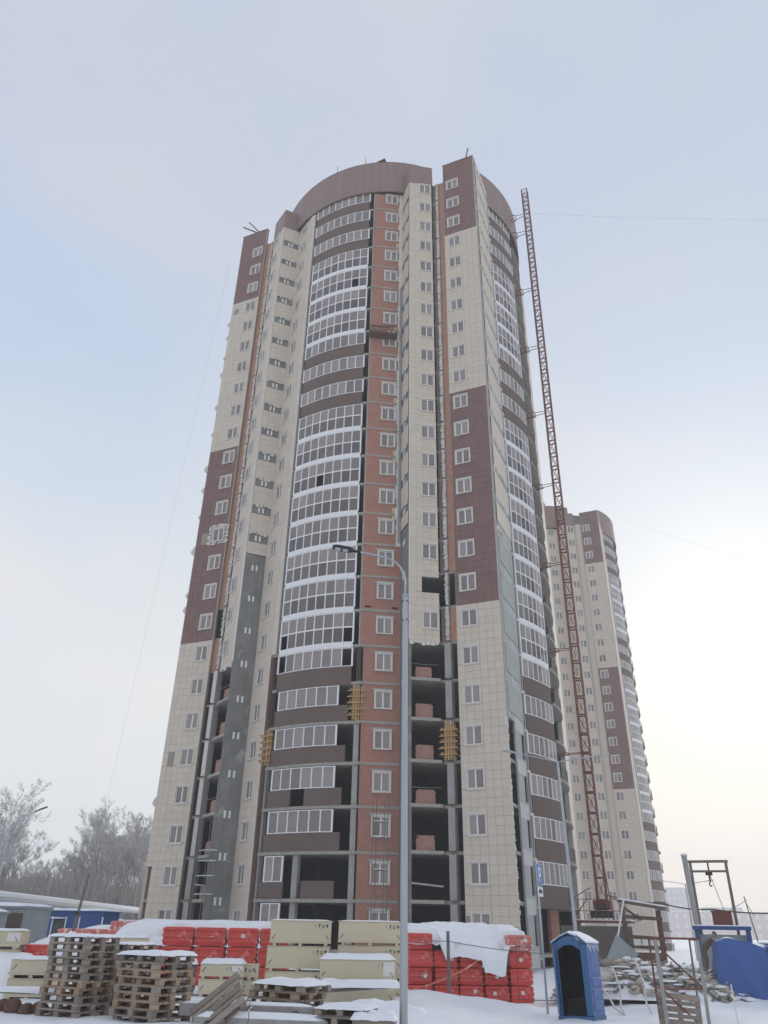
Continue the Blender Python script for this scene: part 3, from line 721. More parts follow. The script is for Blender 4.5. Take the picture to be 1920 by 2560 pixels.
        if f % 2 == 0 or f > 5:
            rl = MB()
            for i in range(11):
                p = arc_right(aR1 + .03 + i * .034, RAD + .05); rl.bar((p[0], p[1], 0), (p[0], p[1], 1.1), .014, 4)
            for zz in (.12, 1.1):
                rl.path([(*arc_right(aR1 + .03 + i * .034, RAD + .05), zz) for i in range(11)], .02, 4)
            link('balcony_rail', rl.mesh('balcony_rail', m_steel), T, (0, 0, zf(f)))
    arc_panel(T, 'brick_wall', m_brick2 if not far else m_cream, aR1 + .02, .34, ground - Z0, zf(NF) - Z0 - .2, arc_right, RAD - 1.9, RAD - 1.65, 8, 0)
    arc_panel(T, 'wall', m_insul if not far else m_cream, .30, .50, ground - Z0, zf(NF) - Z0 + .1, arc_right, RAD - .3, RAD + .1, 5, 0)
    # --- remaining sides (turned away from the street)
    for p0, p1 in (((15, 17.7), (15, 22.6)), ((15, 22.6), (8, 22.6)), ((-8, 22.6), (-15, 22.6)), ((-15, 22.6), (-15, 17.7)), ((-15, 4.9), (-15, 0))):
        fc = Face(p0, p1); fc.put('wall', MB().box(0, fc.L, -.1, .15, ground, zf(NF) + 2.1), m_cream, T)
    arc_panel(T, 'wall', m_cream, math.pi - AB, math.pi + AB, ground - Z0, zf(NF) - Z0, arc_front, RAD - .2, RAD + .05, 12, 0)
    left = lambda a, r=RAD: (-SU - r * math.cos(a), CV - r * math.sin(a)); left.__name__ = 'arc_left'
    arc_panel(T, 'wall', m_cream, -.49, .49, ground - Z0, zt - Z0, left, RAD - .2, RAD + .05, 12, 0)
    return T

TX, TY = -4.62, 60.29
tower1 = tower('unfinished plum and cream tower with red brick strip and bare concrete lower floors', (TX, TY, 0))
place_single_tiles()
tower2 = tower('finished plum and cream tower standing farther off behind the hoist mast', (TX + 33.9, TY + 78.3, -1.0), far=True)
def loc2w(u, v, z=0.0):
    c, s = math.cos(R(-23.8)), math.sin(R(-23.8)); return Vector((TX + c * u - s * v, TY + s * u + c * v, z))
# ------------------------------------------------------------------ snowy ground
def ss(a, b, x):
    t = max(0.0, min(1.0, (x - a) / (b - a))); return t * t * (3 - 2 * t)
def nz3(x, y, z=0.0): return mnoise.noise(Vector((x, y, z)))
def gz(x, y):
    z = -0.55 * ss(0.5, 5.0, x) * (1 - 0.5 * ss(8.5, 12, x)) + 0.72 * ss(30, 40, y) * ss(9.5, 13, x) * (1 - ss(48, 60, y))
    k = 1 - ss(60, 120, math.hypot(x, y))
    z += k * (0.10 * nz3(x * .35, y * .35) + 0.05 * nz3(x * 1.1, y * 1.1, 3) + 0.022 * nz3(x * 3.1, y * 3.1, 7))
    z += 0.16 * k * max(0, nz3(x * .8 + 5, y * .8, 9)) * ss(22, 26, y)
    # wind drift against the red packs
    z += 0.28 * math.exp(-((x - 4.0) / 1.5) ** 2 - ((y - 31.0) / 0.8) ** 2) + 0.18 * math.exp(-((x + 9.5) / 2.0) ** 2 - ((y - 23.5) / 1.2) ** 2)
    return z
def axis(fine0, fine1, step, lo, hi, gr=1.25):
    a = []; x = fine0
    while x <= fine1: a.append(x); x += step
    s = step
    x = fine1
    while x < hi: s *= gr; x += s; a.append(min(x, hi))
    s = step; x = fine0; b = []
    while x > lo: s *= gr; x -= s; b.append(max(x, lo))
    return b[::-1] + a
xs = axis(-14, 18, 0.22, -1000, 1000); ys = axis(15, 44, 0.22, -90, 1190)
gm = MB(); nx = len(xs)
gm.v = [(x, y, gz(x, y)) for y in ys for x in xs]
for j in range(len(ys) - 1):
    for i in range(nx - 1):
        a = j * nx + i; gm.f.append([a, a + 1, a + nx + 1, a + nx]); gm.sm.append(True)
ground = gm.build('snow_ground', m_snow); tag(ground, 'trampled white snow covering the building site', None, kind='structure')

def snow_cap(parent, w, d, h, loc=(0, 0, 0), seed=0, over=0.04, n=12, name='snow_cap', rz=0.0, top=None):
    """a lump of lying snow with rounded, uneven edges"""
    mb = MB(); rr = seed * 13.7
    for j in range(n + 1):
        for i in range(n + 1):
            u, v = i / n * 2 - 1, j / n * 2 - 1
            e = min(1 - abs(u), 1 - abs(v)); prof = min(1.0, (e / 0.28)) if e > 0 else 0; prof = math.sqrt(max(0, 1 - (1 - prof) ** 2))
            wob = 1 + .06 * nz3(u * 2 + rr, v * 2, 1)
            hh = h * prof * (0.75 + 0.55 * nz3(u * 1.6 + rr, v * 1.6, 5)) + (top(u, v) if top else 0)
            mb.v.append((u * (w / 2 + over) * wob, v * (d / 2 + over) * wob, max(0.004, hh) if e > 0 else -.012 - .03 * abs(nz3(u * 5 + rr, v * 5))))
    for j in range(n):
        for i in range(n):
            a = j * (n + 1) + i; mb.f.append([a, a + 1, a + n + 2, a + n + 1]); mb.sm.append(True)
    return mb.build(name, m_snow, parent, loc, rz)

# ------------------------------------------------------------------ pallets
def pallet_meshes(mat):
    k = 'pal' + mat.name
    if k not in _cache:
        _cache[k] = dict(
            deck=MB().box(-.6, .6, -.05, .05, .122, .144).mesh('deck_board', mat),
            wide=MB().box(-.6, .6, -.0725, .0725, .122, .144).mesh('deck_board', mat),
            cross=MB().box(-.0725, .0725, -.4, .4, .100, .1215).mesh('cross_board', mat),
            block=MB().box(-.0725, .0725, -.05, .05, .0225, .0995).mesh('block', mat),
            bot=MB().box(-.6, .6, -.05, .05, .0, .022).mesh('bottom_board', mat))
    return _cache[k]
def pallet(label, loc, rz=0.0, mat=None, group=None, rot=None, seed=0):
    mat = mat or m_wood; q = pallet_meshes(mat)
    t = thing('pallet', label, 'pallet', loc, rz, group, rot)
    for i, y in enumerate((-.35, -.175, 0, .175, .35)): link('deck_board', q['deck' if i in (1, 3) else 'wide'], t, (0, y * .935, 0))
    for x in (-.5275, 0, .5275):
        link('cross_board', q['cross'], t, (x, 0, 0))
        for y in (-.35, 0, .35): link('block', q['block'], t, (x, y, 0))
    for y in (-.35, 0, .35): link('bottom_board', q['bot'], t, (0, y, 0))
    return t
def pallet_stack(n, x, y, rz, stack, group, snow=0.1, seed=1, newer=(), jitter=.05, scl=(1, 1)):
    rr = random.Random(seed); z = gz(x, y) - .03; top = None
    for i in range(n):
        k = n - 1 - i
        pos = 'topmost' if k == 0 else ('bottom' if i == 0 else ORD[k] + ' from the top')
        t = pallet(f'wooden pallet, {pos} in {stack}', (x + rr.uniform(-jitter, jitter), y + rr.uniform(-jitter, jitter), z), rz + rr.uniform(-.05, .05),
                   m_wood2 if i in newer else m_wood, group)
        t.scale = (scl[0], scl[1], 1.0)
        z += .1445; top = t
    if snow: snow_cap(top, 1.2, .8, snow, (0, 0, .145), seed)
    return top
pallet_stack(11, -6.82, 20.5, R(-30), 'the tallest pallet stack', 'pallets in the tallest stack', .05, 1, (3, 4), .05, (1.08, 1.2))
pallet_stack(10, -6.35, 22.0, R(-34), 'the stack half hidden behind the tallest one', 'pallets in the half hidden stack', .04, 8, (2, 6), .07, (1.08, 1.2))
pallet_stack(9, -4.93, 19.85, R(-33), 'the pallet stack right of the tallest one', 'pallets in the second tall stack', .07, 2, (2, 3, 5, 6), .05, (1.1, 1.32))
pallet_stack(5, -1.95, 20.5, R(-36), 'the low snowy heap behind the concrete beam', 'pallets in the low heap', .10, 3, (1, 3), .10, (1.2, 1.3))
pallet_stack(3, -.62, 19.0, R(-20), 'the knee high stack left of the lamp post', 'pallets in the knee high stack', .07, 4, (), .06, (.9, 1.1))
# one pallet leaning on the heap, one on edge behind the trestle frame
pallet('grey wooden pallet leaning aslant over the concrete beam', (-3.28, 19.2, .27), group='loose pallets', rot=(R(50), R(-37), R(-8)))
pallet('grey wooden pallet standing on edge behind the trestle frame', (9.05, 26.6, gz(9.05, 26.6) + .42), group='loose pallets', rot=(R(82), R(4), R(-6)))

# ------------------------------------------------------------------ crates
def crate(label, loc, w, d, h, rz=0.0, snow=0.0, marks=True, paper=False, seed=0, group='cream plywood crates'):
    t = thing('crate', label, 'crate', loc, rz, group)
    bevel(MB().box(-w / 2, w / 2, -d / 2, d / 2, .10, h - .022).build('body', m_crate, t), .008)
    MB().box(-w / 2 - .012, w / 2 + .012, -d / 2 - .012, d / 2 + .012, h - .0215, h).build('lid', m_crate, t)
    MB().box(-w / 2 - .014, w / 2 + .014, -d / 2 - .016, -d / 2 - .0015, .07, .125).build('batten', m_crate, t)
    for x in (-.42 * w, 0, .42 * w): MB().box(x - .05, x + .05, -d / 2, d / 2, 0, .0995).build('skid', m_crate, t)
    for sx in (-1, 1):
        MB().obox((sx * (w / 2 - .11), -d / 2 - .004, .24), .012, .003, .075, ry=sx * R(-38)).build('corner_strap', m_steel, t)
    y = -d / 2 - .003
    if marks:
        X = w / 2 - .12; z = h - .15; s = .036
        k = MB().box(X - .015, X + .015, y, y + .002, z - .045, z + .0); k.add([(X - .05, y, z), (X + .05, y, z), (X, y, z + .055)], [(0, 1, 2)]); k.build('stencil_mark', m_ink, t)
        X -= .125
        k = MB()
        for q in (-.035, -.012, .012, .035): k.box(X + q - .004, X + q + .004, y, y + .002, z - .045, z + .04)
        k.box(X - .042, X + .042, y, y + .002, z - .052, z - .0455); k.build('stencil_mark', m_ink, t)
        X -= .12
        k = MB().box(X - .022, X + .022, y, y + .002, z - .005, z + .055).box(X - .006, X + .006, y, y + .002, z - .045, z - .0051).box(X - .025, X + .025, y, y + .002, z - .053, z - .0451); k.build('stencil_mark', m_ink, t)
        X -= .13
        k = MB().box(X - .035, X + .035, y, y + .002, z - .004, z + .004).box(X - .004, X + .004, y, y + .002, z + .0041, z + .035).box(X - .004, X + .004, y, y + .002, z - .035, z - .0041); k.build('stencil_mark', m_ink, t)
    if paper:
        MB().box(w / 2 - .36, w / 2 - .03, y - .004, y - .001, .2, h - .06).build('document_sheet', m_paper, t)
    if snow: snow_cap(t, w, d, snow, (0, 0, h), seed, .03)
    return t
def crate_at(label, az, D, z, w, d, h, yaw=0.0, **kw):
    x, y = polar(az, D); return crate(label, (x, y, z), w, d, h, R(-az * .35 + yaw), **kw)
Cd = 27.5
crate_at('topmost crate of the left column behind the pallet heap', -4.9, Cd, 1.33, 1.88, 1.0, .70, snow=.03, seed=1)
crate_at('middle crate of the left column behind the pallet heap', -4.98, Cd, .66, 1.92, 1.0, .665, seed=2)
crate_at('bottom crate of the left column, half hidden by the snowy pallet heap', -5.0, Cd, -.02, 1.92, 1.0, .675, seed=3)
crate_at('topmost crate of the column behind the lamp post', -.35, Cd, 1.38, 1.98, 1.1, .66, paper=False, snow=.03, seed=4)
crate_at('middle crate of the column behind the lamp post', -.33, Cd, .64, 2.0, 1.1, .735, seed=5)
crate_at('bottom crate of the column behind the lamp post', -.33, Cd, -.15, 2.0, 1.1, .785, seed=6)
crate_at('front crate with snow on its lid and a white sheet at its right end', -1.1, 26.0, .43, 2.2, .8, .62, snow=.16, paper=True, seed=7)
crate_at('lower front crate under the one with the white sheet', -1.05, 26.0, -.12, 2.1, .8, .545, marks=False, seed=8)
crate_at('small crate with thick snow on top beside the leaning pallet', -9.75, 27.0, .45, 1.28, .7, .40, snow=.14, paper=True, seed=9)
crate_at('small crate sunk in snow below its twin beside the leaning pallet', -9.8, 26.95, .0, 1.26, .7, .445, paper=True, seed=10)
crate_at('short crate standing end on between the small crates and the tall ones', -8.0, 27.3, .42, .5, .7, .40, seed=11)
crate_at('short crate underneath the end on crate', -8.0, 27.3, -.02, .5, .7, .43, marks=False, seed=12)
crate_at('crate at the left edge, top of its stack', -23.6, 26.6, 1.16, 1.55, .9, .46, snow=.05, marks=False, paper=True, seed=13)
crate_at('crate at the left edge, second of its stack', -23.7, 26.6, .62, 1.6, .9, .53, marks=False, paper=True, seed=14)
crate_at('crate at the left edge, lowest of its stack', -23.7, 26.6, .0, 1.6, .9, .61, marks=False, seed=15)
crate_at('crate just left of the tallest pallet stack, upper one', -21.0, 24.9, .56, 1.1, .8, .43, snow=.06, marks=False, seed=16)
crate_at('crate just left of the tallest pallet stack, lower one', -21.0, 24.9, .08, 1.1, .8, .475, marks=False, seed=17)
crate_at('lone crate in the gap between the two pallet stacks and the red packs', -15.6, 28.6, .95, .9, .6, .52, snow=.06, marks=False, seed=18)
crate_at('lone lower crate under the one seen between pallet stacks and red packs', -15.6, 28.6, .0, .9, .6, .945, marks=False, seed=19)

# ------------------------------------------------------------------ red film wrapped packs
m_film = M('red shrink film', (0.66, 0.065, 0.045), 0.34, (0.54, 0.045, 0.035), 2.0, spec=0.55, bump=1.0, bscale=9, isl=0.12, blotch=((0.74, 0.26, 0.21), 2.4, 0.60))  # pink blotches paint highlight streaks and whitish film patches into the red
m_film2 = M('frosted pink film', (0.64, 0.24, 0.20), 0.45, (0.56, 0.10, 0.08), 3.0, spec=0.5, bump=0.7, bscale=7, blotch=((0.74, 0.56, 0.53), 5.0, 0.54))
def pack_mesh(w, d, h, seed, mat):
    """block pack: ridged courses under film pulled tight, corners rounded"""
    nxx, nyy, nzz = 14, 9, 14; mb = MB(); idx = {}
    def P(u, v, t):
        rx = 1 - .035 * (abs(v) ** 8 + abs(t) ** 8); ry = 1 - .035 * (abs(u) ** 8 + abs(t) ** 8); rz = 1 - .03 * (abs(u) ** 8 + abs(v) ** 8)
        x, y, z = u * w / 2 * rx, v * d / 2 * ry, t * h / 2 * rz
        n = .022 * nz3(x * 4 + seed * 9, y * 4, z * 4) + .016 * nz3(x * 9 + seed * 5, y * 9, z * 9) + .013 * math.sin(t * 3 * math.pi + .6)
        k = 1 + n / (.5 * min(w, d))
        return (x * k, y * k, z + h / 2)
    def face(fix, val, na, nb, flip):
        b = len(mb.v)
        for j in range(nb + 1):
            for i in range(na + 1):
                a_, b_ = i / na * 2 - 1, j / nb * 2 - 1
                mb.v.append(P(*{'x': (val, a_, b_), 'y': (a_, val, b_), 'z': (a_, b_, val)}[fix]))
        for j in range(nb):
            for i in range(na):
                q = [b + j * (na + 1) + i, b + j * (na + 1) + i + 1, b + (j + 1) * (na + 1) + i + 1, b + (j + 1) * (na + 1) + i]
                mb.f.append(q[::-1] if flip else q); mb.sm.append(True)
    face('y', -1, nxx, nzz, False); face('y', 1, nxx, nzz, True); face('x', 1, nyy, nzz, False); face('x', -1, nyy, nzz, True); face('z', 1, nxx, nyy, False); face('z', -1, nxx, nyy, True)
    return mb.mesh('wrapping', mat)
def red_pack(label, loc, w, d, h, rz, seed, group, mat=None, note=True):
    t = thing('red_pack', label, 'wrapped pack', loc, rz, group)
    link('wrapping', pack_mesh(w, d, h, seed, mat or m_film), t)
    rr = random.Random(seed)
    if note:
        x = rr.uniform(-.3, .3) * w; MB().obox((x, -d / 2 - .022, h * rr.uniform(.45, .7)), .06, .002, .06, ry=rr.uniform(-.3, .3)).build('paper_slip', m_paper, t)
    hl = MB()
    for k in range(4): hl.box(-w * .33 + k * w * .2, -w * .33 + k * w * .2 + .03, -d / 2 - .012, -d / 2 + .02, h * .78, h * .78 + .025)
    hl.build('hole_row', m_black, t); t.children[-1]['kind'] = 'stuff'
    zc = .5 * h
    MB().box(-w / 2 - .006, w / 2 + .006, -d / 2 - .016, -d / 2 - .004, zc - .012, zc + .012).build('film_fold', m_film2, t)
    return t
def red_wall(x0, y0, rz, cols, rows, w, h, base, grp, stackname, skip=(), seed=0, d=1.0, depth=1, endmat=False):
    c, s = math.cos(rz), math.sin(rz)
    for r_ in range(rows):
        for k in range(cols):
            for dd in range(depth):
                if (r_, k, dd) in skip or ((r_, k) in skip): continue
                if dd and k < cols - 1: continue
                rr = random.Random(seed * 100 + r_ * 17 + k + dd * 7)
                lx = (k + .5) * (w + .035); ly = dd * (d + .05) + rr.uniform(-.04, .04)
                x, y = x0 + c * lx - s * ly, y0 + s * lx + c * ly
                row = ['bottom', 'second', 'third', 'fourth'][r_] + ' row'
                lab = f'red wrapped pack, {ORD[k]} from left, {row} of {stackname}' if not dd else f'pale red wrapped pack, {row}, {ORD[dd]} behind the corner of {stackname}'
                red_pack(lab, (x, y, base + r_ * (h + .012)), w * rr.uniform(.95, 1.0), d, h, rz + rr.uniform(-.03, .03), seed * 50 + r_ * 11 + k * 3 + dd, grp, m_film2 if (endmat and (dd or (k == cols - 1 and r_ == 3))) else m_film, note=rr.random() < .28)
# left group, behind the small crates
red_wall(-8.55, 30.4, R(3), 5, 3, 1.08, .57, .05, 'red packs in the left wall', 'the left red wall', {(2, 0)}, 1, .95)
t = thing('red_pack', 'red wrapped pack pressed down by snow between the left edge crates and the pallets', 'wrapped pack', (-9.55, 24.75, .98), R(8), 'red packs lying alone'); link('wrapping', pack_mesh(.62, .6, .3, 77, m_film), t)
red_pack('faded red pack lying behind the left pallet stack', (-11.0, 33.5, 1.15), 2.4, .8, .5, R(4), 78, 'red packs lying alone', m_film2, False)
red_pack('pale red pack under snow at the foot of the tower', (-10.3, 36.5, 1.4), 1.7, .8, .55, R(4), 79, 'red packs lying alone', m_film2, False)
# right group, between the crates and the toilet
RB = -.42
red_wall(1.15, 32.2, R(7), 5, 4, .90, .53, RB, 'red packs in the right wall', 'the right red wall', {(3, 1), (3, 2), (3, 3), (2, 3)}, 2, .95, 3, True)
sn = MB()
def big_snow(name, label, cx, cy, w, d, rz, z0, hf, n=26, cat='snow'):
    mb = MB(); c, s = math.cos(rz), math.sin(rz)
    for j in range(n + 1):
        for i in range(n + 1):
            u, v = i / n * 2 - 1, j / n * 2 - 1
            x, y = u * w / 2, v * d / 2; z = hf(u, v)
            wob = .05 * nz3(u * 4, v * 4, cx)
            if v < -.9: wob += .16 * nz3(u * 7, 3, cx) ; z += .10 * nz3(u * 9, 5, cx) + .06 * nz3(u * 21, 8, cx)
            mb.v.append((x + .05 * nz3(u * 4, v * 4, cx + 2), y + wob, z))
    for j in range(n):
        for i in range(n):
            a = j * (n + 1) + i; mb.f.append([a, a + 1, a + n + 2, a + n + 1]); mb.sm.append(True)
    o = mb.build(name, m_snow, None, (cx, cy, z0), rz); tag(o, label, None, kind='stuff'); return o
def edge(u, v, k=.2): e = min(1 - abs(u), 1 - abs(v)); q = max(0, min(1, e / k)); return math.sqrt(max(0, 1 - (1 - q) ** 2))
# snow lying on the right wall, sagging into the gap of missing packs
def hr(u, v):
    x = u
    mid = ss(-.52, -.40, x) * (1 - ss(.50, .58, x))
    sag = -.46 * mid * ss(.1, -.75, v) - .45 * ss(.14, .2, x) * (1 - ss(.5, .58, x)) * ss(-.6, -.95, v)
    if mid < .5: v = min(1, v * .5 - .5 + .55) if v > -.55 else -1; sag -= 0.0
    return sag + .13 * edge(u, v, .15) + .10 * nz3(u * 3, v * 3, 2) + .05 * nz3(u * 8, v * 8, 6) + .22 * ss(-.3, .6, v) - (.35 if edge(u, v, .05) == 0 else 0)
big_snow('snow_bank', 'thick snow sagging over the right wall of red packs', 3.35, 33.3, 4.75, 3.2, R(7), RB + 4 * .542, hr, 40)
def hl_(u, v): return .14 * edge(u, v, .15) + .05 * nz3(u * 3, v * 3, 4) + .12 * ss(-.5, .5, v) - 1.25 * ss(-.62, -1.0, u) - (.25 if edge(u, v, .05) == 0 else 0)
big_snow('snow_bank', 'smooth snow drift over the left wall of red packs', -6.4, 31.85, 7.4, 3.2, R(3), .05 + 3 * .582 - .04, hl_, 40)
def hb(u, v): return -1.3 + 1.75 * edge(u, v, .9) + .1 * nz3(u * 3, v * 3, 8)
big_snow('snow_bank', 'snow drift at the foot of the left edge crates', -10.1, 24.3, 3.6, 2.6, 0, .65, hb, 24)
def hb2(u, v): return -1.0 + 1.35 * edge(u, v, .9) + .16 * nz3(u * 4, v * 4, 8)
big_snow('snow_bank', 'lumpy snow between the pallet heap and the lamp post', .15, 23.6, 3.6, 2.4, 0, -.18, hb2, 26)
def hb3(u, v): return -.6 + 1.5 * edge(u, v, .9) + .22 * nz3(u * 5, v * 5, 3)
big_snow('snow_bank', 'snow piled on the left edge crates', -9.4, 26.6, 2.6, 1.8, 0, .6, hb3, 24)
big_snow('snow_bank', 'long snow bank before the tower left of the crates', -9.2, 38.0, 11, 5, 0, .8, lambda u, v: -.6 + 1.55 * edge(u, v, .7) + .15 * nz3(u * 5, v * 3, 5), 30)

# grey film wrapped bale, snowed-in bags and stones
t = thing('wrapped_bale', 'dark grey film wrapped bale left of the small crates', 'bale', (-5.75, 26.6, 0), R(10)); link('wrapping', pack_mesh(.7, .7, .82, 90, M('dark grey film', (.10, .105, .115), .3, (.16, .165, .175), 5, spec=.6, bump=.8, bscale=7)), t); snow_cap(t, .7, .7, .18, (0, 0, .82), 31)
for i, (x, y, s_) in enumerate(((-8.35, 20.9, .22), (-8.0, 20.7, .16), (-7.72, 20.85, .2), (-8.75, 21.2, .2))):
    mb = MB(); b = bmesh.new(); bmesh.ops.create_icosphere(b, subdivisions=2, radius=s_)
    for v in b.verts: v.co *= 1 + .35 * nz3(v.co.x * 6 + i * 5, v.co.y * 6, v.co.z * 6)
    me = bpy.data.meshes.new('boulder'); b.to_mesh(me); b.free(); me.materials.append(m_rubble if 'm_rubble' in globals() else m_rust)
    o = link('boulder', me, None, (x, y, gz(x, y) + .05)); tag(o, ['largest reddish stone in the snow left of the tallest pallet stack', 'small reddish stone nearest the viewer left of the tallest pallet stack', 'reddish stone touching the foot of the tallest pallet stack', 'reddish stone at the left edge below the snow covered plank'][i], 'stone', 'stones in the snow')
o = thing('plank', 'snow covered plank lying over stones at the left edge', 'plank', (-8.6, 21.4, .33), R(-6)); MB().box(-1.1, 1.1, -.12, .12, 0, .04).build('board', m_wood, o); snow_cap(o, 2.1, .26, .11, (0, 0, .04), 41, n=10)

# concrete beams on the ground with lifting loops
def beam(label, x, y, z, L_, h, rz, snow=.05):
    t = thing('concrete_beam', label, 'concrete beam', (x, y, z), rz, 'concrete beams')
    bevel(MB().box(-L_ / 2, L_ / 2, -.16, .16, 0, h).build('beam', m_conc2, t), .015)
    for sx in (-.38, .38):
        pts = [(sx * L_ - .05, -.165, h * .35), (sx * L_ - .07, -.2, h * .55), (sx * L_, -.21, h * .7), (sx * L_ + .07, -.2, h * .5), (sx * L_ + .06, -.165, h * .3)]
        MB().path(pts, .01, 5).build('lifting_loop', m_black, t)
    snow_cap(t, L_, .3, snow, (0, 0, h), int(abs(x) * 10), .0, 12)
beam('upper grey concrete beam lying in front of the pallet heap', -2.75, 19.55, .10, 3.0, .24, R(-9))
beam('lower snow covered concrete beam in front of the upper one', -2.35, 19.0, -.06, 2.9, .20, R(-9), .12)
beam('short concrete beam lying by the rubble heap behind the toilet', 9.5, 33.6, gz(9.5, 33.6) + .05, 2.0, .22, R(-5))
o = thing('plank', 'long snowy plank bridging the crates and the bags near the lamp post', 'plank', (-.35, 24.9, .36), R(4)); MB().obox((0, 0, 0), 1.2, .15, .03, ry=R(-4)).build('board', m_steel, o); snow_cap(o, 2.3, .5, .2, (-.05, 0, .05), 51, n=12)
# loose block with snow at the foot of the lamp
o = thing('stone_block', 'grey stone block with a snow top at the foot of the lamp post', 'block', (.02, 18.6, -.02), R(-8)); bevel(MB().box(-.42, .42, -.3, .3, 0, .24).build('block', m_wood, o), .02); snow_cap(o, .84, .6, .15, (0, 0, .24), 61)
# dry plant
pl = thing('dry_plant', 'dry stalk with withered leaves poking out before the beams', 'plant', (-2.55, 18.3, .0)); st = MB().path([(0, 0, 0), (.02, 0, .2), (.0, .01, .38), (.03, 0, .52)], .008, 5); st.build('stalk', m_rust, pl)
for a, z_ in ((.4, .34), (2.6, .38), (1.3, .48), (3.6, .5), (5.0, .3)):
    c, s_ = math.cos(a), math.sin(a); MB().add([(.01, 0, z_), (.05 * c - .02 * s_, .05 * s_ + .02 * c, z_ + .05), (.1 * c, .1 * s_, z_ + .06), (.05 * c + .02 * s_, .05 * s_ - .02 * c, z_ + .04)], [(0, 1, 2, 3)]).build('leaf', m_paper, pl)

# ------------------------------------------------------------------ lamp post in front
def street_lamp(label, base, H, arm, head_dir, r0=.095, r1=.075, heads=1, mat=None, slim=False, group='street lamps'):
    mat = mat or m_galv; t = thing('street_lamp', label, 'street lamp', base, 0, group)
    n = 8
    MB().bar((0, 0, -.3), (0, 0, H), r0, n, r1).build('pole', mat, t)
    MB().bar((0, 0, H - .02), (0, 0, H + .02), r1 * 1.25, n).build('collar', mat, t)
    for k in range(2):
        for a in range(4):
            MB().bar((r1 * .9 * math.cos(a * 1.57 + .5), r1 * .9 * math.sin(a * 1.57 + .5), H - .18 - .55 * k), (r1 * 1.5 * math.cos(a * 1.57 + .5), r1 * 1.5 * math.sin(a * 1.57 + .5), H - .18 - .55 * k), .018, 6).build('bolt', m_black, t)
    for hd in range(heads):
        dx, dy = math.cos(head_dir + hd * math.pi), math.sin(head_dir + hd * math.pi)
        pts = [(dx * a, dy * a, H + b) for a, b in arm]
        MB().path(pts, .032, 6).build('arm', mat, t)
        e = Vector(pts[-1]); d = (Vector(pts[-1]) - Vector(pts[-2])).normalized(); s_ = Vector((-dy, dx, 0)); u = s_.cross(d) if False else d.cross(s_); u = -u if u.z < 0 else u
        def pt(a, b, c): return e + d * a + s_ * b + u * c
        # flat luminaire: neck, rounded body, two lens fields
        MB().bar(pt(-.06, 0, 0), pt(.2, 0, 0), .045, 6).build('neck', m_black if heads == 1 else mat, t)
        out_ = [(.16, -.06), (.26, -.125), (.62, -.125), (.74, -.05), (.74, .05), (.62, .125), (.26, .125), (.16, .06)]
        hb_ = MB().add([pt(a, b, -.03) for a, b in out_] + [pt(a, b, .045) for a, b in out_], [tuple(range(7, -1, -1)), tuple(range(8, 16))] + [(i, (i + 1) % 8, 8 + (i + 1) % 8, 8 + i) for i in range(8)])
        hb_.build('lamp_head', m_black if heads == 1 else mat, t)
        for a0, a1 in ((.30, .44), (.50, .66)):
            MB().add([pt(a0, -.085, -.036), pt(a1, -.085, -.036), pt(a1, .085, -.036), pt(a0, .085, -.036), pt(a0, -.085, -.031), pt(a1, -.085, -.031), pt(a1, .085, -.031), pt(a0, .085, -.031)],
                     [(0, 1, 2, 3), (7, 6, 5, 4), (0, 4, 5, 1), (1, 5, 6, 2), (2, 6, 7, 3), (3, 7, 4, 0)]).build('lens', m_led, t)
    return t
LX, LY = .635, 19.3
armc = [(0, 0), (.0, .35), (.04, .62), (.14, .85), (.32, 1.03), (.56, 1.12), (.95, 1.19), (1.35, 1.24)]
street_lamp('tall galvanised street lamp with curved arm in front of the tower', (LX, LY, gz(LX, LY) - .1), 10.0 - gz(LX, LY), armc, math.pi + .12)
xx, yy = polar(13.15, 42.0)
lp2 = street_lamp('grey street lamp with two arms standing before the tower\'s right bay', (xx, yy, -.4), 10.1, [(0, 0), (.5, .1), (1.2, .22), (2.2, .38)], R(8), .10, .07, 2)
lp2.rotation_euler = (0, R(-.9), 0)
xx, yy = polar(20.3, 92)
street_lamp('distant street lamp with two arms seen behind the gantry', (xx, yy, -.5), 7.0, [(0, 0), (.8, .12), (2.1, .3)], R(-12), .09, .06, 2)
xx, yy = polar(-24.25, 60)
street_lamp('street lamp with curved arm above the left cabins', (xx, yy, 0), 7.3, [(0, 0), (.15, .35), (.5, .75), (1.0, 1.05), (1.35, 1.2)], R(14), .085, .06)

# ------------------------------------------------------------------ parking sign
sx_, sy_ = polar(10.95, 30.2); sgz = gz(sx_, sy_)
sg = thing('parking_sign', 'blue parking sign with white P on a grey post', 'road sign', (sx_, sy_, sgz - .1))
MB().bar((0, 0, -.2), (-.03, 0, 4.1 - sgz), .038, 8).build('post', m_galv, sg)
yaw = R(62)
def plate(z0, z1, wd, mat, name, y=-.05):
    c, s_ = math.cos(yaw), math.sin(yaw); o = MB().box(-wd / 2, wd / 2, y - .012, y, z0, z1).build(name, mat, sg, (0, 0, 0), yaw); return o
m_sgn = M('sign blue', (.03, .14, .45), .4, spec=.5); m_wht = M('sign white', (.78, .79, .8), .4)
zt_ = 4.08 - sgz
plate(zt_ - .70, zt_, .62, m_wht, 'plate'); plate(zt_ - .685, zt_ - .015, .59, m_sgn, 'blue_field', -.0625)
Pm = MB().box(-.15, -.065, -.079, -.0755, zt_ - .58, zt_ - .12).box(-.064, .08, -.079, -.0755, zt_ - .20, zt_ - .12).box(-.064, .08, -.079, -.0755, zt_ - .42, zt_ - .34).box(.081, .16, -.079, -.0755, zt_ - .39, zt_ - .15)
Pm.build('letter', m_wht, sg, (0, 0, 0), yaw)
plate(zt_ - 1.05, zt_ - .74, .55, m_wht, 'small_plate')
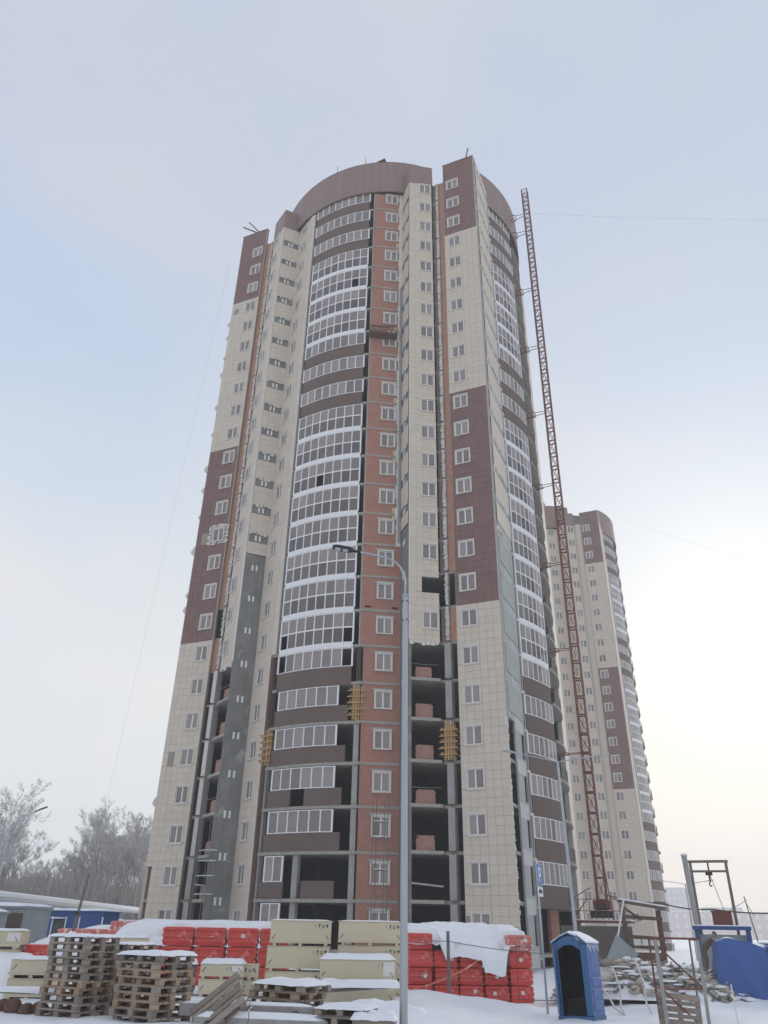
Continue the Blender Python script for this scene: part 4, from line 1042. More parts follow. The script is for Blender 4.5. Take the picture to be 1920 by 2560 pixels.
MB().box(-.2, .2, -.066, -.0625, zt_ - .93, zt_ - .86).box(-.12, .1, -.066, -.0625, zt_ - .859, zt_ - .81).box(-.16, -.1, -.066, -.0625, zt_ - .97, zt_ - .931).box(.1, .16, -.066, -.0625, zt_ - .97, zt_ - .931).build('car_symbol', m_ink, sg, (0, 0, 0), yaw)

# ------------------------------------------------------------------ fence posts and ropes
px_, py_ = polar(4.8, 31.2)
fp = thing('fence_post', 'grey steel fence post before the right red wall', 'post', (px_, py_, gz(px_, py_) - .1)); MB().box(-.055, .055, -.05, .05, -.2, 1.9 - gz(px_, py_)).build('post', m_steel, fp); MB().box(-.08, .08, -.06, .06, 1.9 - gz(px_, py_), 1.915 - gz(px_, py_)).build('cap', m_steel, fp)
rx_, ry_ = polar(9.25, 31.3); o = MB().bar((0, 0, -.2), (-.02, 0, 1.45 - gz(rx_, ry_)), .014, 6).build('rod', m_red_steel, None, (rx_, ry_, gz(rx_, ry_))); tag(o, 'thin rusty rod stuck in the snow before the red packs', 'rod')
def rope(label, pts, r=.012, mat=None, cat='rope', name='rope', sag=.0, n=10):
    q = []
    for a, b in zip(pts, pts[1:]):
        a, b = Vector(a), Vector(b)
        for i in range(n): s_ = i / n; q.append(a.lerp(b, s_) - Vector((0, 0, sag * 4 * s_ * (1 - s_))))
    q.append(Vector(pts[-1])); o = MB().path(q, r, 5).build(name, mat or m_wire); tag(o, label, cat); return o
rope('frosty rope strung along the red wall from crates to toilet', [at(1032, 2346, 31.0), at(1120, 2353, 31.1), at(1300, 2379, 31.0), at(1394, 2383, 30.0)], .013, m_steel, sag=.03)
rope('pale red tape slack across the right red wall', [at(1035, 2472, 31.3), at(1120, 2444, 31.2), at(1190, 2405, 31.4)], .028, m_film2, 'tape', 'tape', sag=.03)
rope('low wire along the snow between sign and toilet', [at(1290, 2497, 31.0), at(1395, 2501, 30.0)], .012, m_wire, sag=.02)
rx_, ry_ = polar(22.0, 27.5); o = MB().bar((0, 0, -.2), (-.02, 0, .95), .02, 6).build('rod', m_flash, None, (rx_, ry_, gz(rx_, ry_))); tag(o, 'thin white rod standing in the snow before the blue tarpaulin', 'rod')
wp = polar(-18.95, 33); wpo = thing('wooden_pole', 'bare grey pole behind the tallest pallet stack', 'pole', (wp[0] - .4, wp[1], 0)); MB().bar((0, 0, -.2), (.38, 0, 3.45), .06, 7, .045).build('pole', m_steel, wpo); MB().obox((.22, -.05, 2.15), .07, .05, .05).build('clamp', m_black, wpo)
# ------------------------------------------------------------------ portable toilet
tx_, ty_ = polar(13.05, 29.2); tz_ = gz(tx_, ty_) - .04
tl = thing('portable_toilet', 'blue portable toilet cabin standing open in the snow', 'portable toilet', (tx_, ty_, tz_), rot=(R(-1.0), R(-1.6), R(-33)))
TW, TD_, TH = .56, .56, 2.08
MB().box(-TW - .02, TW + .02, -TD_ - .02, TD_ + .02, 0, .13).build('base', m_blue, tl)
bevel(MB().box(-TW, -TW + .04, -TD_ + .07, TD_, .131, TH).build('side_wall', m_blue2, tl), .01)
def relief_wall(x, sgn):
    mb = MB().box(x - .02, x + .02, -TD_ + .07, TD_, .131, TH)
    o = mb.build('side_wall', m_blue2, tl)
    xf = x + sgn * .021
    for z0, z1 in ((.28, .52), (.60, .84), (.92, 1.16)):
        bevel(MB().box(min(xf, xf + sgn * .03), max(xf, xf + sgn * .03), -TD_ + .2, TD_ - .1, z0, z1).build('wall_rib', m_blue2, tl), .012)
    # arched upper field
    pts = [(-.34, 1.24), (.34, 1.24), (.34, 1.66)] + [(.34 * math.cos(a), 1.66 + .26 * math.sin(a)) for a in [math.pi * k / 8 for k in range(1, 8)]] + [(-.34, 1.66)]
    v = [(xf, .05 + p[0] * .95, p[1]) for p in pts]; v2 = [(xf + sgn * .03, .05 + p[0] * .88, 1.24 + (p[1] - 1.24) * .93 + .02) for p in pts]; n = len(pts)
    MB().add(v + v2, [tuple(range(n, 2 * n))] + [(i, (i + 1) % n, n + (i + 1) % n, n + i) for i in range(n)]).build('arched_panel', m_blue2, tl)
relief_wall(TW - .02, 1)
MB().box(-TW + .041, TW - .041, TD_ - .04, TD_, .131, TH).build('back_wall', m_blue2, tl)
# front frame
bevel(MB().box(-TW, -TW + .15, -TD_, -TD_ + .069, .131, TH).build('front_jamb', m_blue, tl), .02)
bevel(MB().box(TW - .21, TW, -TD_, -TD_ + .069, .131, TH).build('front_jamb', m_blue, tl), .02)
gb = [(-TW, 1.98), (-TW, 2.1), (-.3, 2.27), (0, 2.33), (.3, 2.27), (TW, 2.1), (TW, 1.98), (TW - .21, 1.98), (TW - .21, 1.98), (.2, 2.08), (0, 2.11), (-.2, 2.08), (-TW + .15, 1.98)]
gb = [(-TW + .15, 1.9), (-.2, 2.03), (0, 2.06), (.17, 2.03), (TW - .21, 1.9)]
top = [(-TW + .15, 2.14), (-.2, 2.27), (0, 2.31), (.17, 2.27), (TW - .21, 2.14)]
hd = MB()
for i in range(4): hd.prism([(0, 0)] * 0 or [(0, 0), (1, 0), (1, 1), (0, 1)], 0, 0) if False else hd.add([(gb[i][0], -TD_, gb[i][1]), (gb[i + 1][0], -TD_, gb[i + 1][1]), (top[i + 1][0], -TD_, top[i + 1][1]), (top[i][0], -TD_, top[i][1]), (gb[i][0], -TD_ + .07, gb[i][1]), (gb[i + 1][0], -TD_ + .07, gb[i + 1][1]), (top[i + 1][0], -TD_ + .07, top[i + 1][1]), (top[i][0], -TD_ + .07, top[i][1])],
     [(0, 1, 2, 3), (7, 6, 5, 4), (0, 4, 5, 1), (3, 2, 6, 7), (0, 3, 7, 4), (1, 5, 6, 2)])
hd.build('door_header', m_blue, tl)
for sx in (-1, 1):
    a = -TW if sx < 0 else TW - .21; b = -TW + .15 if sx < 0 else TW
    zo, zi = (2.081, 2.14)
    l = [(a, -TD_, 2.081), (b, -TD_, 2.081), (b, -TD_, 2.14 if sx < 0 else 2.09), (a, -TD_, 2.09 if sx < 0 else 2.14)]
    MB().add(l + [(p[0], p[1] + .07, p[2]) for p in l], [(0, 1, 2, 3), (7, 6, 5, 4), (0, 4, 5, 1), (3, 2, 6, 7), (0, 3, 7, 4), (1, 5, 6, 2)]).build('door_header', m_blue, tl)
# pitched roof with arched front lip, white with snow
rp = [(-TW - .05, 2.07), (-.3, 2.25), (0, 2.37), (.3, 2.25), (TW + .05, 2.07)]
rf = MB(); k = len(rp)
rf.add([(x, -TD_ - .06, z) for x, z in rp] + [(x, TD_ + .05, z) for x, z in rp] + [(x, -TD_ - .06, z + .035) for x, z in rp] + [(x, TD_ + .05, z + .035) for x, z in rp],
       [(i, k + i, k + i + 1, i + 1) for i in range(k - 1)] + [(2 * k + i, 2 * k + i + 1, 3 * k + i + 1, 3 * k + i) for i in range(k - 1)] + [(i, i + 1, 2 * k + i + 1, 2 * k + i) for i in range(k - 1)] + [(k + i, 3 * k + i, 3 * k + i + 1, k + i + 1) for i in range(k - 1)] + [(0, 2 * k, 3 * k, k), (k - 1, 2 * k - 1, 4 * k - 1, 3 * k - 1)])
rf.build('roof', m_blue, tl)
rs = MB()
rs.add([(x, -TD_ - .03 + .1 * (i % 2), z + .037) for i, (x, z) in enumerate(rp)] + [(x, TD_ + .06, z + .037) for x, z in rp] + [(x, -TD_ + .04 + .05 * (i % 3), z + .085) for i, (x, z) in enumerate(rp)] + [(x, TD_ + .06, z + .09) for x, z in rp],
       [(2 * k + i, 2 * k + i + 1, 3 * k + i + 1, 3 * k + i) for i in range(k - 1)] + [(i, i + 1, 2 * k + i + 1, 2 * k + i) for i in range(k - 1)] + [(0, 2 * k, 3 * k, k), (k - 1, 2 * k - 1, 4 * k - 1, 3 * k - 1), (k, 2 * k - 1, 4 * k - 1, 3 * k)] )
rs.build('snow_cap', m_snow, tl)
for i in range(9): MB().box(TW + .03, TW + .05, -.5 + i * .125, -.5 + i * .125 + .02, 2.0 - .06 * (i % 3), 2.1).build('icicle', m_snow, tl)
# door swung wide on its left hinge, latch; tank and seat in the dark inside
dr = MB().box(-.02, .02, -.62, 0, .17, 1.93).build('door', m_blue, tl, (-TW - .0, -TD_ - .005, 0), R(24))
MB().box(-.05, -.021, -.60, -.50, .95, 1.1).build('latch', m_galv, dr)
MB().box(.021, .03, -.55, -.08, .3, 1.8).build('door_panel', m_blue2, dr)
m_inner_shade = M('painted inner shade', (.02, .02, .022), .8)  # near black sheets added over the blue walls, painting the cabin's inner shade
MB().box(-TW + .041, -TW + .05, -TD_ + .08, TD_ - .05, .131, TH).build('shade_lining', m_inner_shade, tl); MB().box(TW - .05, TW - .042, -TD_ + .08, TD_ - .05, .131, TH).build('shade_lining', m_inner_shade, tl); MB().box(-TW + .051, TW - .051, TD_ - .05, TD_ - .042, .131, TH).build('shade_lining', m_inner_shade, tl)
MB().box(-TW + .05, TW - .05, .1, TD_ - .051, .131, .58).build('tank', m_dark, tl); MB().bar((0, .3, .581), (0, .3, .63), .2, 14).build('seat', m_black, tl)

# ------------------------------------------------------------------ rusty trestle frame (right foreground)
fa = thing('trestle_frame', 'grey and rusty steel trestle frame standing in the snow right of the toilet', 'steel frame', (9.35, 26.4, gz(9.35, 26.4) - .05))
def fp_(x, y, D): p = at(x, y, D); o = fa.location; return Vector((p.x - o.x, p.y - o.y, p.z - o.z))
A0, A1 = fp_(1638, 2348, 27.6), fp_(1668, 2552, 27.6); B0, B1 = fp_(1743, 2350, 28.4), fp_(1772, 2555, 28.4)
A1.z = B1.z = -.15
MB().bar(A1, A0, .055, 4).build('post', m_conc2, fa); MB().bar(B1, B0, .05, 4).build('post', m_conc2, fa)
MB().bar(A0 + Vector((-.05, 0, .03)), B0 + Vector((.1, 0, .03)), .03, 4).build('rail', m_red_steel, fa)
C0, C1 = A0.lerp(A1, .53), B0.lerp(B1, .53)
MB().bar(C0, C1, .022, 4).build('rail', m_red_steel, fa); MB().bar(A0.lerp(A1, .06), C1, .02, 4).build('brace', m_red_steel, fa); MB().bar(C0, B1, .02, 4).build('brace', m_red_steel, fa)
off_ = Vector((.12, 1.0, 0))
MB().bar(A1 + off_, A0 + off_, .03, 4).build('post', m_red_steel, fa); MB().bar(B1 + off_, B0 + off_, .03, 4).build('post', m_steel, fa)
for p in (A0, B0, C0, C1): MB().bar(p, p + off_, .02, 4).build('rail', m_red_steel, fa)

# ------------------------------------------------------------------ blue tarpaulin over a stack
m_tarp = M('blue tarpaulin', (0.045, 0.115, 0.36), 0.42, (0.035, 0.09, 0.29), 1.5, spec=0.45, bump=0.5, bscale=5, blotch=((0.35, 0.42, 0.58), 2.2, 0.66))
tp = thing('tarpaulin', 'blue tarpaulin tied over a heap, snow on its top, at the right edge', 'tarpaulin', (15.75, 33.0, gz(15.75, 33.0) - .1), R(-16))
mb = MB(); n = 34
prof = [(-.5, -1.25), (.4, -1.16), (1.1, -1.08), (1.7, -1.0), (1.95, -.92), (2.0, -.4), (1.95, .2), (1.92, .85), (1.5, 1.0), (.7, 1.08), (-.5, 1.15)]
for i in range(n + 1):
    u = i / n * 2 - 1; x = u * 2.6
    e = 1 - .05 * ss(.8, 1.0, abs(u)) - .10 * ss(-.9, .2, u)
    for j, (z, y) in enumerate(prof):
        sw = .13 * math.sin(u * 9 + j * .9) + .09 * math.sin(u * 21 + j * 1.7) + .10 * nz3(u * 6, j * .8, 11)
        lowk = 1 - z / 2.1
        zz = z * e + (.22 * nz3(u * 3, j * .6, 2) if 0 < j < 10 else .05 * nz3(u * 5, j, 1)) - .10 * (1 - u * u) * (1 if 3 < j < 8 else 0)
        yy = y * (1 + .05 * nz3(u * 2, j * .4)) + sw * (.35 + .65 * lowk) * (-1 if y < 0 else 1) * .9
        mb.v.append((x + .12 * nz3(u * 4, j * .9, 6) + (-.3 * lowk if u < -.95 else -.12 * lowk if u < -.85 else 0), yy, zz))
m_ = len(prof)
for i in range(n):
    for j in range(m_ - 1):
        a = i * m_ + j; mb.f.append([a, a + m_, a + m_ + 1, a + 1][::-1]); mb.sm.append(True)
mb.add([mb.v[j] for j in range(m_)], [tuple(range(m_))]); mb.add([mb.v[n * m_ + j] for j in range(m_)], [tuple(range(m_ - 1, -1, -1))])
mb.build('sheet', m_tarp, tp)
snow_cap(tp, 3.6, .8, .05, (.6, .1, 1.86), 71, 0, 16)
MB().path([(-1.0, -1.22, .7), (-.75, -1.25, .9), (-.3, -1.2, .95), (.2, -1.22, .98)], .012, 5).build('tie_rope', m_snow, tp)

# ------------------------------------------------------------------ rubble heap of torn wrapping and boards
m_rub = M('plastic and plaster rubble', (0.36, 0.33, 0.29), 0.8, (0.20, 0.17, 0.14), 2.2, bump=0.8, bscale=9, blotch=((0.82, 0.83, 0.85), 1.1, 0.44))
hx, hy = polar(17.2, 36.5)
rb = thing('rubble_heap', 'heap of snowy rubble, bags and torn wrapping behind the toilet', 'rubble heap', (hx, hy, gz(hx, hy) - .1), R(-15))
mb = MB(); n = 44
def hh_(u, v): r_ = max(0, 1 - (u * u) ** 1.1 - (v * v) ** 1.1); return 1.15 * r_ ** .75 * (.85 + .35 * nz3(u * 2.5, v * 2.5, 1)) + .12 * abs(nz3(u * 7, v * 7, 4)) * min(1, r_ * 4)
for j in range(n + 1):
    for i in range(n + 1):
        u, v = i / n * 2 - 1, j / n * 2 - 1; mb.v.append((u * 3.7, v * 2.6, hh_(u, v)))
for j in range(n):
    for i in range(n):
        a = j * (n + 1) + i; mb.f.append([a, a + 1, a + n + 2, a + n + 1]); mb.sm.append(True)
mb.build('mound', m_snow, rb)
rr = random.Random(4)
m_bag = M('dirty wrapping', (0.47, 0.43, 0.36), 0.6, (0.30, 0.26, 0.21), 2.5, isl=.35, bump=.6, bscale=8, spec=.4)
b_ = bmesh.new(); bmesh.ops.create_icosphere(b_, subdivisions=2, radius=1); ico_v = [v.co.copy() for v in b_.verts]; ico_f = [[v.index for v in f.verts] for f in b_.faces]; b_.free()
bags = MB()
for k in range(150):
    u, v = rr.uniform(-.92, .92), rr.uniform(-.95, .35); s_ = Vector((rr.uniform(.15, .45), rr.uniform(.12, .25), rr.uniform(.05, .14))); an = rr.uniform(0, 6.28)
    q = Matrix.Rotation(an, 3, 'Z') @ Matrix.Rotation(rr.uniform(-.5, .5), 3, 'X'); c = Vector((u * 3.7, v * 2.6, hh_(u, v) + .04))
    bags.add([c + q @ Vector((p.x * s_.x, p.y * s_.y, p.z * s_.z)) * (1 + .5 * nz3(p.x * 2 + k, p.y * 2, p.z * 2)) for p in ico_v], ico_f, True)
o = bags.build('torn_bag', m_bag, rb); o['kind'] = 'stuff'
bits = MB()
for k in range(260):
    u, v = rr.uniform(-.95, .95), rr.uniform(-.95, .3)
    bits.obox((u * 3.6, v * 2.55, hh_(u, v) + rr.uniform(0, .18)), rr.uniform(.06, .45), rr.uniform(.02, .09), rr.uniform(.008, .035), rr.uniform(0, 6), rr.uniform(-.8, .8), rr.uniform(-.6, .6))
o = bits.build('debris', m_wood, rb); o['kind'] = 'stuff'
sn_ = MB()
for k in range(90):
    u, v = rr.uniform(-.92, .92), rr.uniform(-.95, .3); s_ = Vector((rr.uniform(.12, .4), rr.uniform(.1, .25), rr.uniform(.03, .09))); c = Vector((u * 3.7, v * 2.6, hh_(u, v) + .14))
    sn_.add([c + Vector((p.x * s_.x, p.y * s_.y, p.z * s_.z)) * (1 + .4 * nz3(p.x * 2 + k, p.y * 2, p.z * 2)) for p in ico_v], ico_f, True)
o = sn_.build('snow_patch', m_snow, rb); o['kind'] = 'stuff'
sheetm = MB()
for (x, y, z, s_) in ((-1.6, -1.9, .75, .28), (.2, -2.0, .7, .22), (1.5, -1.8, .7, .25), (-2.6, -1.5, .55, .25)):
    k0 = len(sheetm.v); nn = 6
    for j in range(nn + 1):
        for i in range(nn + 1):
            u, v = i / nn - .5, j / nn - .5; sheetm.v.append((x + u * s_ * 2 + .1 * nz3(v * 4, x), y - v * s_ * .5 - .15 * nz3(u * 5, v * 5, x), z + v * s_ * 1.6 + .1 * nz3(u * 6, y)))
    for j in range(nn):
        for i in range(nn): a = k0 + j * (nn + 1) + i; sheetm.f.append([a, a + 1, a + nn + 2, a + nn + 1]); sheetm.sm.append(True)
o = sheetm.build('torn_sheet', m_membrane, rb); o['kind'] = 'stuff'
for (a, b) in (((1480, 2440), (1560, 2520)), ((1585, 2395), (1625, 2500)), ((1532, 2420), (1560, 2525))):
    p, q = at(*a, 33.5), at(*b, 31.5); q.z = gz(q.x, q.y) + .03
    o = MB().path([p, p.lerp(q, .4) + Vector((.1, 0, -.12)), p.lerp(q, .75) + Vector((-.04, 0, -.12)), q], .035, 5).build('plastic_strip', m_membrane); tag(o, {1480: 'torn plastic strip trailing from the rubble nearest the toilet', 1585: 'torn plastic strip trailing from the rubble nearest the trestle frame', 1532: 'middle torn plastic strip trailing down from the rubble'}[a[0]], 'plastic strip', 'strips by the rubble')

# ------------------------------------------------------------------ hoist mast beside the tower
HX, HY = polar(15.0, 64.0); hg = gz(HX, HY)
hm = thing('hoist_mast', 'tall rust red lattice hoist mast tied to the tower\'s right side', 'hoist mast', (HX, HY, hg), R(-24))
sec = MB(); a = .33; hS = 1.5
for sx in (-1, 1):
    for sy in (-1, 1): sec.bar((sx * a, sy * a, 0), (sx * a, sy * a, hS), .042, 4)
for z in (.03, hS - .03):
    for p, q in (((-a, -a), (a, -a)), ((a, -a), (a, a)), ((a, a), (-a, a)), ((-a, a), (-a, -a))): sec.bar((*p, z), (*q, z), .03, 4)
for p, q in (((-a, -a), (a, -a)), ((a, a), (-a, a))): sec.bar((*p, .05), (*q, hS - .05), .018, 4); sec.bar((*q, .05), (*p, hS - .05), .018, 4)
for p, q in (((a, -a), (a, a)), ((-a, a), (-a, -a))): sec.bar((*p, .05), (*q, hS - .05), .02, 4)
secm = sec.mesh('mast_section', m_red_steel)
nsec = int((82.6 - hg - 4.2) / hS)
for i in range(nsec): link('mast_section', secm, hm, (0, 0, 4.2 + i * hS))
for z in (77.8, 74.8, 65.5, 57.0, 48.3, 39.7, 31.3, 23.2, 14.5):
    ta = MB(); d = Vector((-2.6, -.2, 0))
    for y in (-.28, .28):
        ta.bar((-a, y * .6, z), (-1.4, y, z), .025, 4); ta.bar((-1.4, y * 1.6, z), (-3.2, y * 1.6, z), .035, 4)
    ta.bar((-1.4, -.45, z), (-1.4, .45, z), .03, 4); ta.bar((-2.6, -.45, z), (-1.4, .45, z), .02, 4); ta.bar((-1.4, .0, z), (-2.8, .0, z - .5), .02, 4)
    ta.build('tie_arm', m_red_steel, hm, (0, 0, -hg))
# base frame, drive and landing cage
MB().box(-.6, .6, -.6, .6, 3.6, 4.19).build('drive_housing', m_red_steel, hm)
MB().bar((-.8, -.62, 3.3), (.8, -.62, 3.3), .24, 10).bar((-.35, -.85, 3.75), (.5, -.85, 3.75), .2, 10).build('drive_motor', m_black, hm)
MB().box(-2.1, 2.0, -1.1, 1.1, 2.75, 2.9).build('landing_deck', m_red_steel, hm); MB().box(-2.08, 1.98, -1.09, 1.09, 2.902, 2.95).build('snow_cap', m_snow, hm)
cage = MB()
for x in [-2.05 + i * .42 for i in range(10)]: cage.bar((x, -1.08, 2.95), (x, -1.08, 4.25), .022, 4)
for z in (3.5, 4.25): cage.bar((-2.05, -1.08, z), (1.75, -1.08, z), .022, 4)
cage.bar((-2.05, -1.08, 4.25), (-.6, -1.08, 5.0), .03, 4).bar((-2.05, -1.08, 2.95), (-.9, -1.08, 4.25), .03, 4)
cage.build('landing_rail', m_red_steel, hm)
MB().bar((.75, -.5, 2.9), (.45, -.5, 6.6), .035, 4).build('strut', m_red_steel, hm)
for x in (-1.7, 1.6): MB().box(x - .08, x + .08, -.9, -.74, -.5, 2.745).build('leg', m_red_steel, hm)
MB().bar((-1.1, -1.3, 2.15), (.1, -1.3, 2.15), .42, 14).build('cable_drum', m_paper, hm)
rope('thin steel cable leaving the hoist mast top to the right', [(HX, HY, 78.0), at(1640, 545, 70), at(2010, 548, 79)], .009, m_greysheet, 'cable', 'cable', sag=.1)

# sheet fence round the hoist
fn = thing('sheet_fence', 'grey brown corrugated sheet fence around the hoist base', 'fence', (polar(14.4, 53)[0], polar(14.4, 53)[1], -.4), R(-12))
for i in range(9):
    c = MB()
    for k in range(5): c.box(-2.05 + i * .46 + k * .092, -2.05 + i * .46 + k * .092 + .05, -.03, .0, 0, 2.65); c.box(-2.05 + i * .46 + k * .092 + .0505, -2.05 + i * .46 + k * .092 + .0915, .012, .03, 0, 2.65)
    c.build('sheet', M('fence sheet', (.17, .145, .13), .6, (.12, .105, .095), 2.0, isl=.1) if i == 0 else bpy.data.materials['fence sheet'], fn)
# timber shelter with snowy mono-pitch roof
sh = thing('timber_shelter', 'brown timber shelter with snow covered sloping roof near the hoist', 'shelter', (polar(17.3, 50)[0], polar(17.3, 50)[1], -.3), R(-14))
m_tb = M('old brown timber', (.15, .10, .075), .85, (.105, .072, .055), 3, isl=.15)
for (x, y, h) in ((-.95, -.8, 3.65), (.95, -.8, 3.35), (-.95, .8, 3.65), (.95, .8, 3.35)): MB().box(x - .07, x + .07, y - .07, y + .07, 0, h).build('post', m_tb, sh)
MB().obox((.05, 0, 3.62), 1.25, 1.05, .04, ry=R(8.5)).build('roof', m_tb, sh); MB().obox((.05, 0, 3.70), 1.25, 1.05, .035, ry=R(8.5)).build('snow_cap', m_snow, sh)
for z in (2.95, 2.0, 1.55): MB().obox((0, -.9, z), 1.05, .03, .09, ry=R(3)).build('rail', m_tb, sh)
MB().obox((-.5, -.9, 3.15), .55, .03, .06, ry=R(35)).build('brace', m_tb, sh)
MB().box(-.9, .9, -.88, -.84, 0, 1.3).build('board_wall', m_tb, sh)
for k in range(2): MB().box(-.6 + k * .45, -.25 + k * .45, -.965, -.945, 1.62, 1.92).build('notice', m_paper, sh)
# white funnel on a stick leaning by the fence
fu = thing('funnel_tarp', 'pale sheet slung from a slanting pole by the rubble heap', 'sheet', (polar(15.95, 47.5)[0], polar(15.95, 47.5)[1], .5))
MB().bar((.35, 0, 3.0), (-.3, 0, .9), .05, 6).build('pole', m_flash, fu)
MB().add([(-.3, -.1, 1.35), (-1.1, -.4, .1), (.1, -.6, .0), (.75, -.2, .45), (.1, .3, .6)], [(0, 1, 2), (0, 2, 3), (0, 3, 4), (0, 4, 1), (1, 4, 3, 2)]).build('sheet', m_greysheet, fu)

# ------------------------------------------------------------------ gantry with chain hoist, site booth, person
gx, gy = polar(21.85, 46.0)
ga = thing('lifting_gantry', 'grey steel portal with a chain hoist hanging over the blue booth', 'gantry', (gx, gy, -.2), R(-22))
wg = .86
for sx in (-1, 1): MB().box(sx * wg - .07, sx * wg + .07, -.08, .08, 0, 5.35).build('post', m_steel, ga)
MB().box(-wg - .12, wg + .12, -.07, .07, 5.352, 5.47).build('top_beam', m_steel, ga); MB().box(-wg + .071, wg - .071, -.06, .06, 4.9, 5.0).build('lower_beam', m_steel, ga)
ch = MB().box(-.05, .03, -.05, .05, 5.0, 5.35).box(-.2, .14, -.08, .08, 4.76, 4.898).bar((-.03, 0, 4.76), (-.03, 0, 4.45), .05, 6); ch.build('chain_hoist', m_black, ga)
MB().path([(-.03, 0, 4.45), (-.1, 0, 4.36), (-.05, 0, 4.25), (.04, 0, 4.3)], .03, 5).build('hook', m_black, ga)
MB().bar((.02, 0, 4.75), (.45, 0, 2.9), .015, 4).build('chain', m_steel, ga)
dp = thing('concrete_post', 'thick grey post just left of the lifting gantry', 'post', (*polar(20.55, 44.5), -.2)); MB().bar((.12, 0, 0), (-.06, 0, 5.6), .14, 6).build('post', m_conc2, dp); snow_cap(dp, .25, .25, .1, (-.06, 0, 5.6), 5, n=5)
rbx = thing('red_box', 'dark red metal box hung under the lifting gantry', 'box', (gx + .28, gy - .05, 2.28), R(-22)); MB().box(-.5, .42, -.35, .35, 0, .62).build('box', m_red_steel, rbx); MB().box(-.55, .47, -.4, .4, .621, .68).build('lid', m_red_steel, rbx)
bo = thing('site_booth', 'blue framed booth with pale panels behind the blue tarpaulin', 'booth', (*polar(22.0, 44.6), .2), R(-22))
for (x, y) in ((-1.15, -.6), (1.15, -.6), (-1.15, .6), (1.15, .6)): MB().box(x - .09, x + .09, y - .09, y + .09, -.4, 1.9).build('frame_post', m_bluesheet, bo)
MB().box(-1.3, 1.3, -.75, .75, 1.902, 2.05).build('roof', m_bluesheet, bo); MB().box(-1.28, 1.28, -.73, .73, 2.052, 2.1).build('snow_cap', m_snow, bo)
MB().box(-1.05, 1.05, -.4, -.36, -.4, 1.7).build('panel', m_greysheet, bo)
MB().box(1.2, 1.25, -.5, .5, -.4, 1.88).build('side_panel', m_bluesheet, bo)

def person(label, loc, rz):
    t = thing('person', label, 'person', loc, rz)
    m_cl = M('khaki work suit', (.13, .105, .06), .85, (.10, .08, .05), 6, bump=.4, bscale=14); m_sk = M('skin', (.42, .25, .18), .6); m_hat = M('dark hat', (.05, .05, .06), .8)
    V = {'pel': (0, .0, .92), 'sp': (.12, 0, 1.10), 'ch': (.30, 0, 1.28), 'nk': (.42, 0, 1.42), 'hd': (.50, 0, 1.50)}
    verts = [('pel', .15), ('sp', .15), ('ch', .165), ('nk', .07)]
    pts = [V[k] for k, _ in verts]; rad = [r for _, r in verts]; edges = [(0, 1), (1, 2), (2, 3)]
    def chain(root, ch):
        p = root
        for q, r in ch: pts.append(q); rad.append(r); edges.append((p, len(pts) - 1)); p = len(pts) - 1
        return p
    for s_ in (-1, 1):
        chain(0, [((.0, s_ * .11, .86), .105), ((.06, s_ * .13, .48), .08), ((-.02, s_ * .14, .10), .055), ((.08, s_ * .15, .04), .05), ((.17, s_ * .16, .03), .04)])
        chain(2, [((.32, s_ * .20, 1.28), .085), ((.45, s_ * .26, 1.03), .065), ((.66, s_ * .2, .96), .045)])
    me = bpy.data.meshes.new('body'); me.from_pydata(pts, edges, []); me.materials.append(m_cl)
    o = link('body', me, t); sk = o.modifiers.new('skin', 'SKIN'); sk.use_smooth_shade = True; o.modifiers.new('sub', 'SUBSURF').levels = 2; o.modifiers['sub'].render_levels = 2
    for i, r in enumerate(rad): me.skin_vertices[0].data[i].radius = (r, r)
    me.skin_vertices[0].data[0].use_root = True
    b = bmesh.new(); bmesh.ops.create_uvsphere(b, u_segments=16, v_segments=12, radius=.105)
    for v in b.verts:
        v.co.x *= .95; v.co.y *= .8; v.co.z *= 1.15
        if v.co.x > .07 and abs(v.co.y) < .025 and -.03 < v.co.z < .02: v.co.x += .025
    hm_ = bpy.data.meshes.new('head'); b.to_mesh(hm_); b.free(); hm_.materials.append(m_sk); [setattr(p, 'use_smooth', True) for p in hm_.polygons]
    h = link('head', hm_, t, (.53, 0, 1.53)); h.rotation_euler = (0, R(35), 0)
    for s_ in (-1, 1): MB().obox((.092, s_ * .035, .015), .008, .014, .008).build('eye', m_black, h); MB().obox((0, s_ * .083, 0), .02, .008, .03).build('ear', m_sk, h)
    MB().obox((.09, 0, -.055), .01, .025, .006).build('mouth', m_rust, h)
    b = bmesh.new(); bmesh.ops.create_uvsphere(b, u_segments=14, v_segments=10, radius=.118); bmesh.ops.delete(b, geom=[v for v in b.verts if v.co.z < .015], context='VERTS')
    hh = bpy.data.meshes.new('hat'); b.to_mesh(hh); b.free(); hh.materials.append(m_hat); link('hat', hh, h, (-.008, 0, .012))
    for s_ in (-1, 1):
        hd_ = MB().obox((.70, s_ * .19, .945), .045, .038, .014); 
        for k in range(4): x0 = Vector((.74, s_ * .19 - .03 + k * .02, .945)); L_ = (.055, .07, .065, .05)[k]; hd_.bar(x0, x0 + Vector((L_ * .6, 0, -.01)), .0085, 5).bar(x0 + Vector((L_ * .6, 0, -.01)), x0 + Vector((L_, 0, -.04)), .008, 5)
        p = Vector((.68, s_ * .19 - s_ * .04, .94)); hd_.bar(p, p + Vector((.035, -s_ * .025, -.01)), .01, 5).bar(p + Vector((.035, -s_ * .025, -.01)), p + Vector((.06, -s_ * .03, -.025)), .009, 5)
        hd_.build('hand', m_sk, t)
    return t
ppx, ppy = polar(20.75, 40.5)
person('person in khaki work clothes and dark hat bending forward by the blue booth', (ppx, ppy, .36), R(-15))
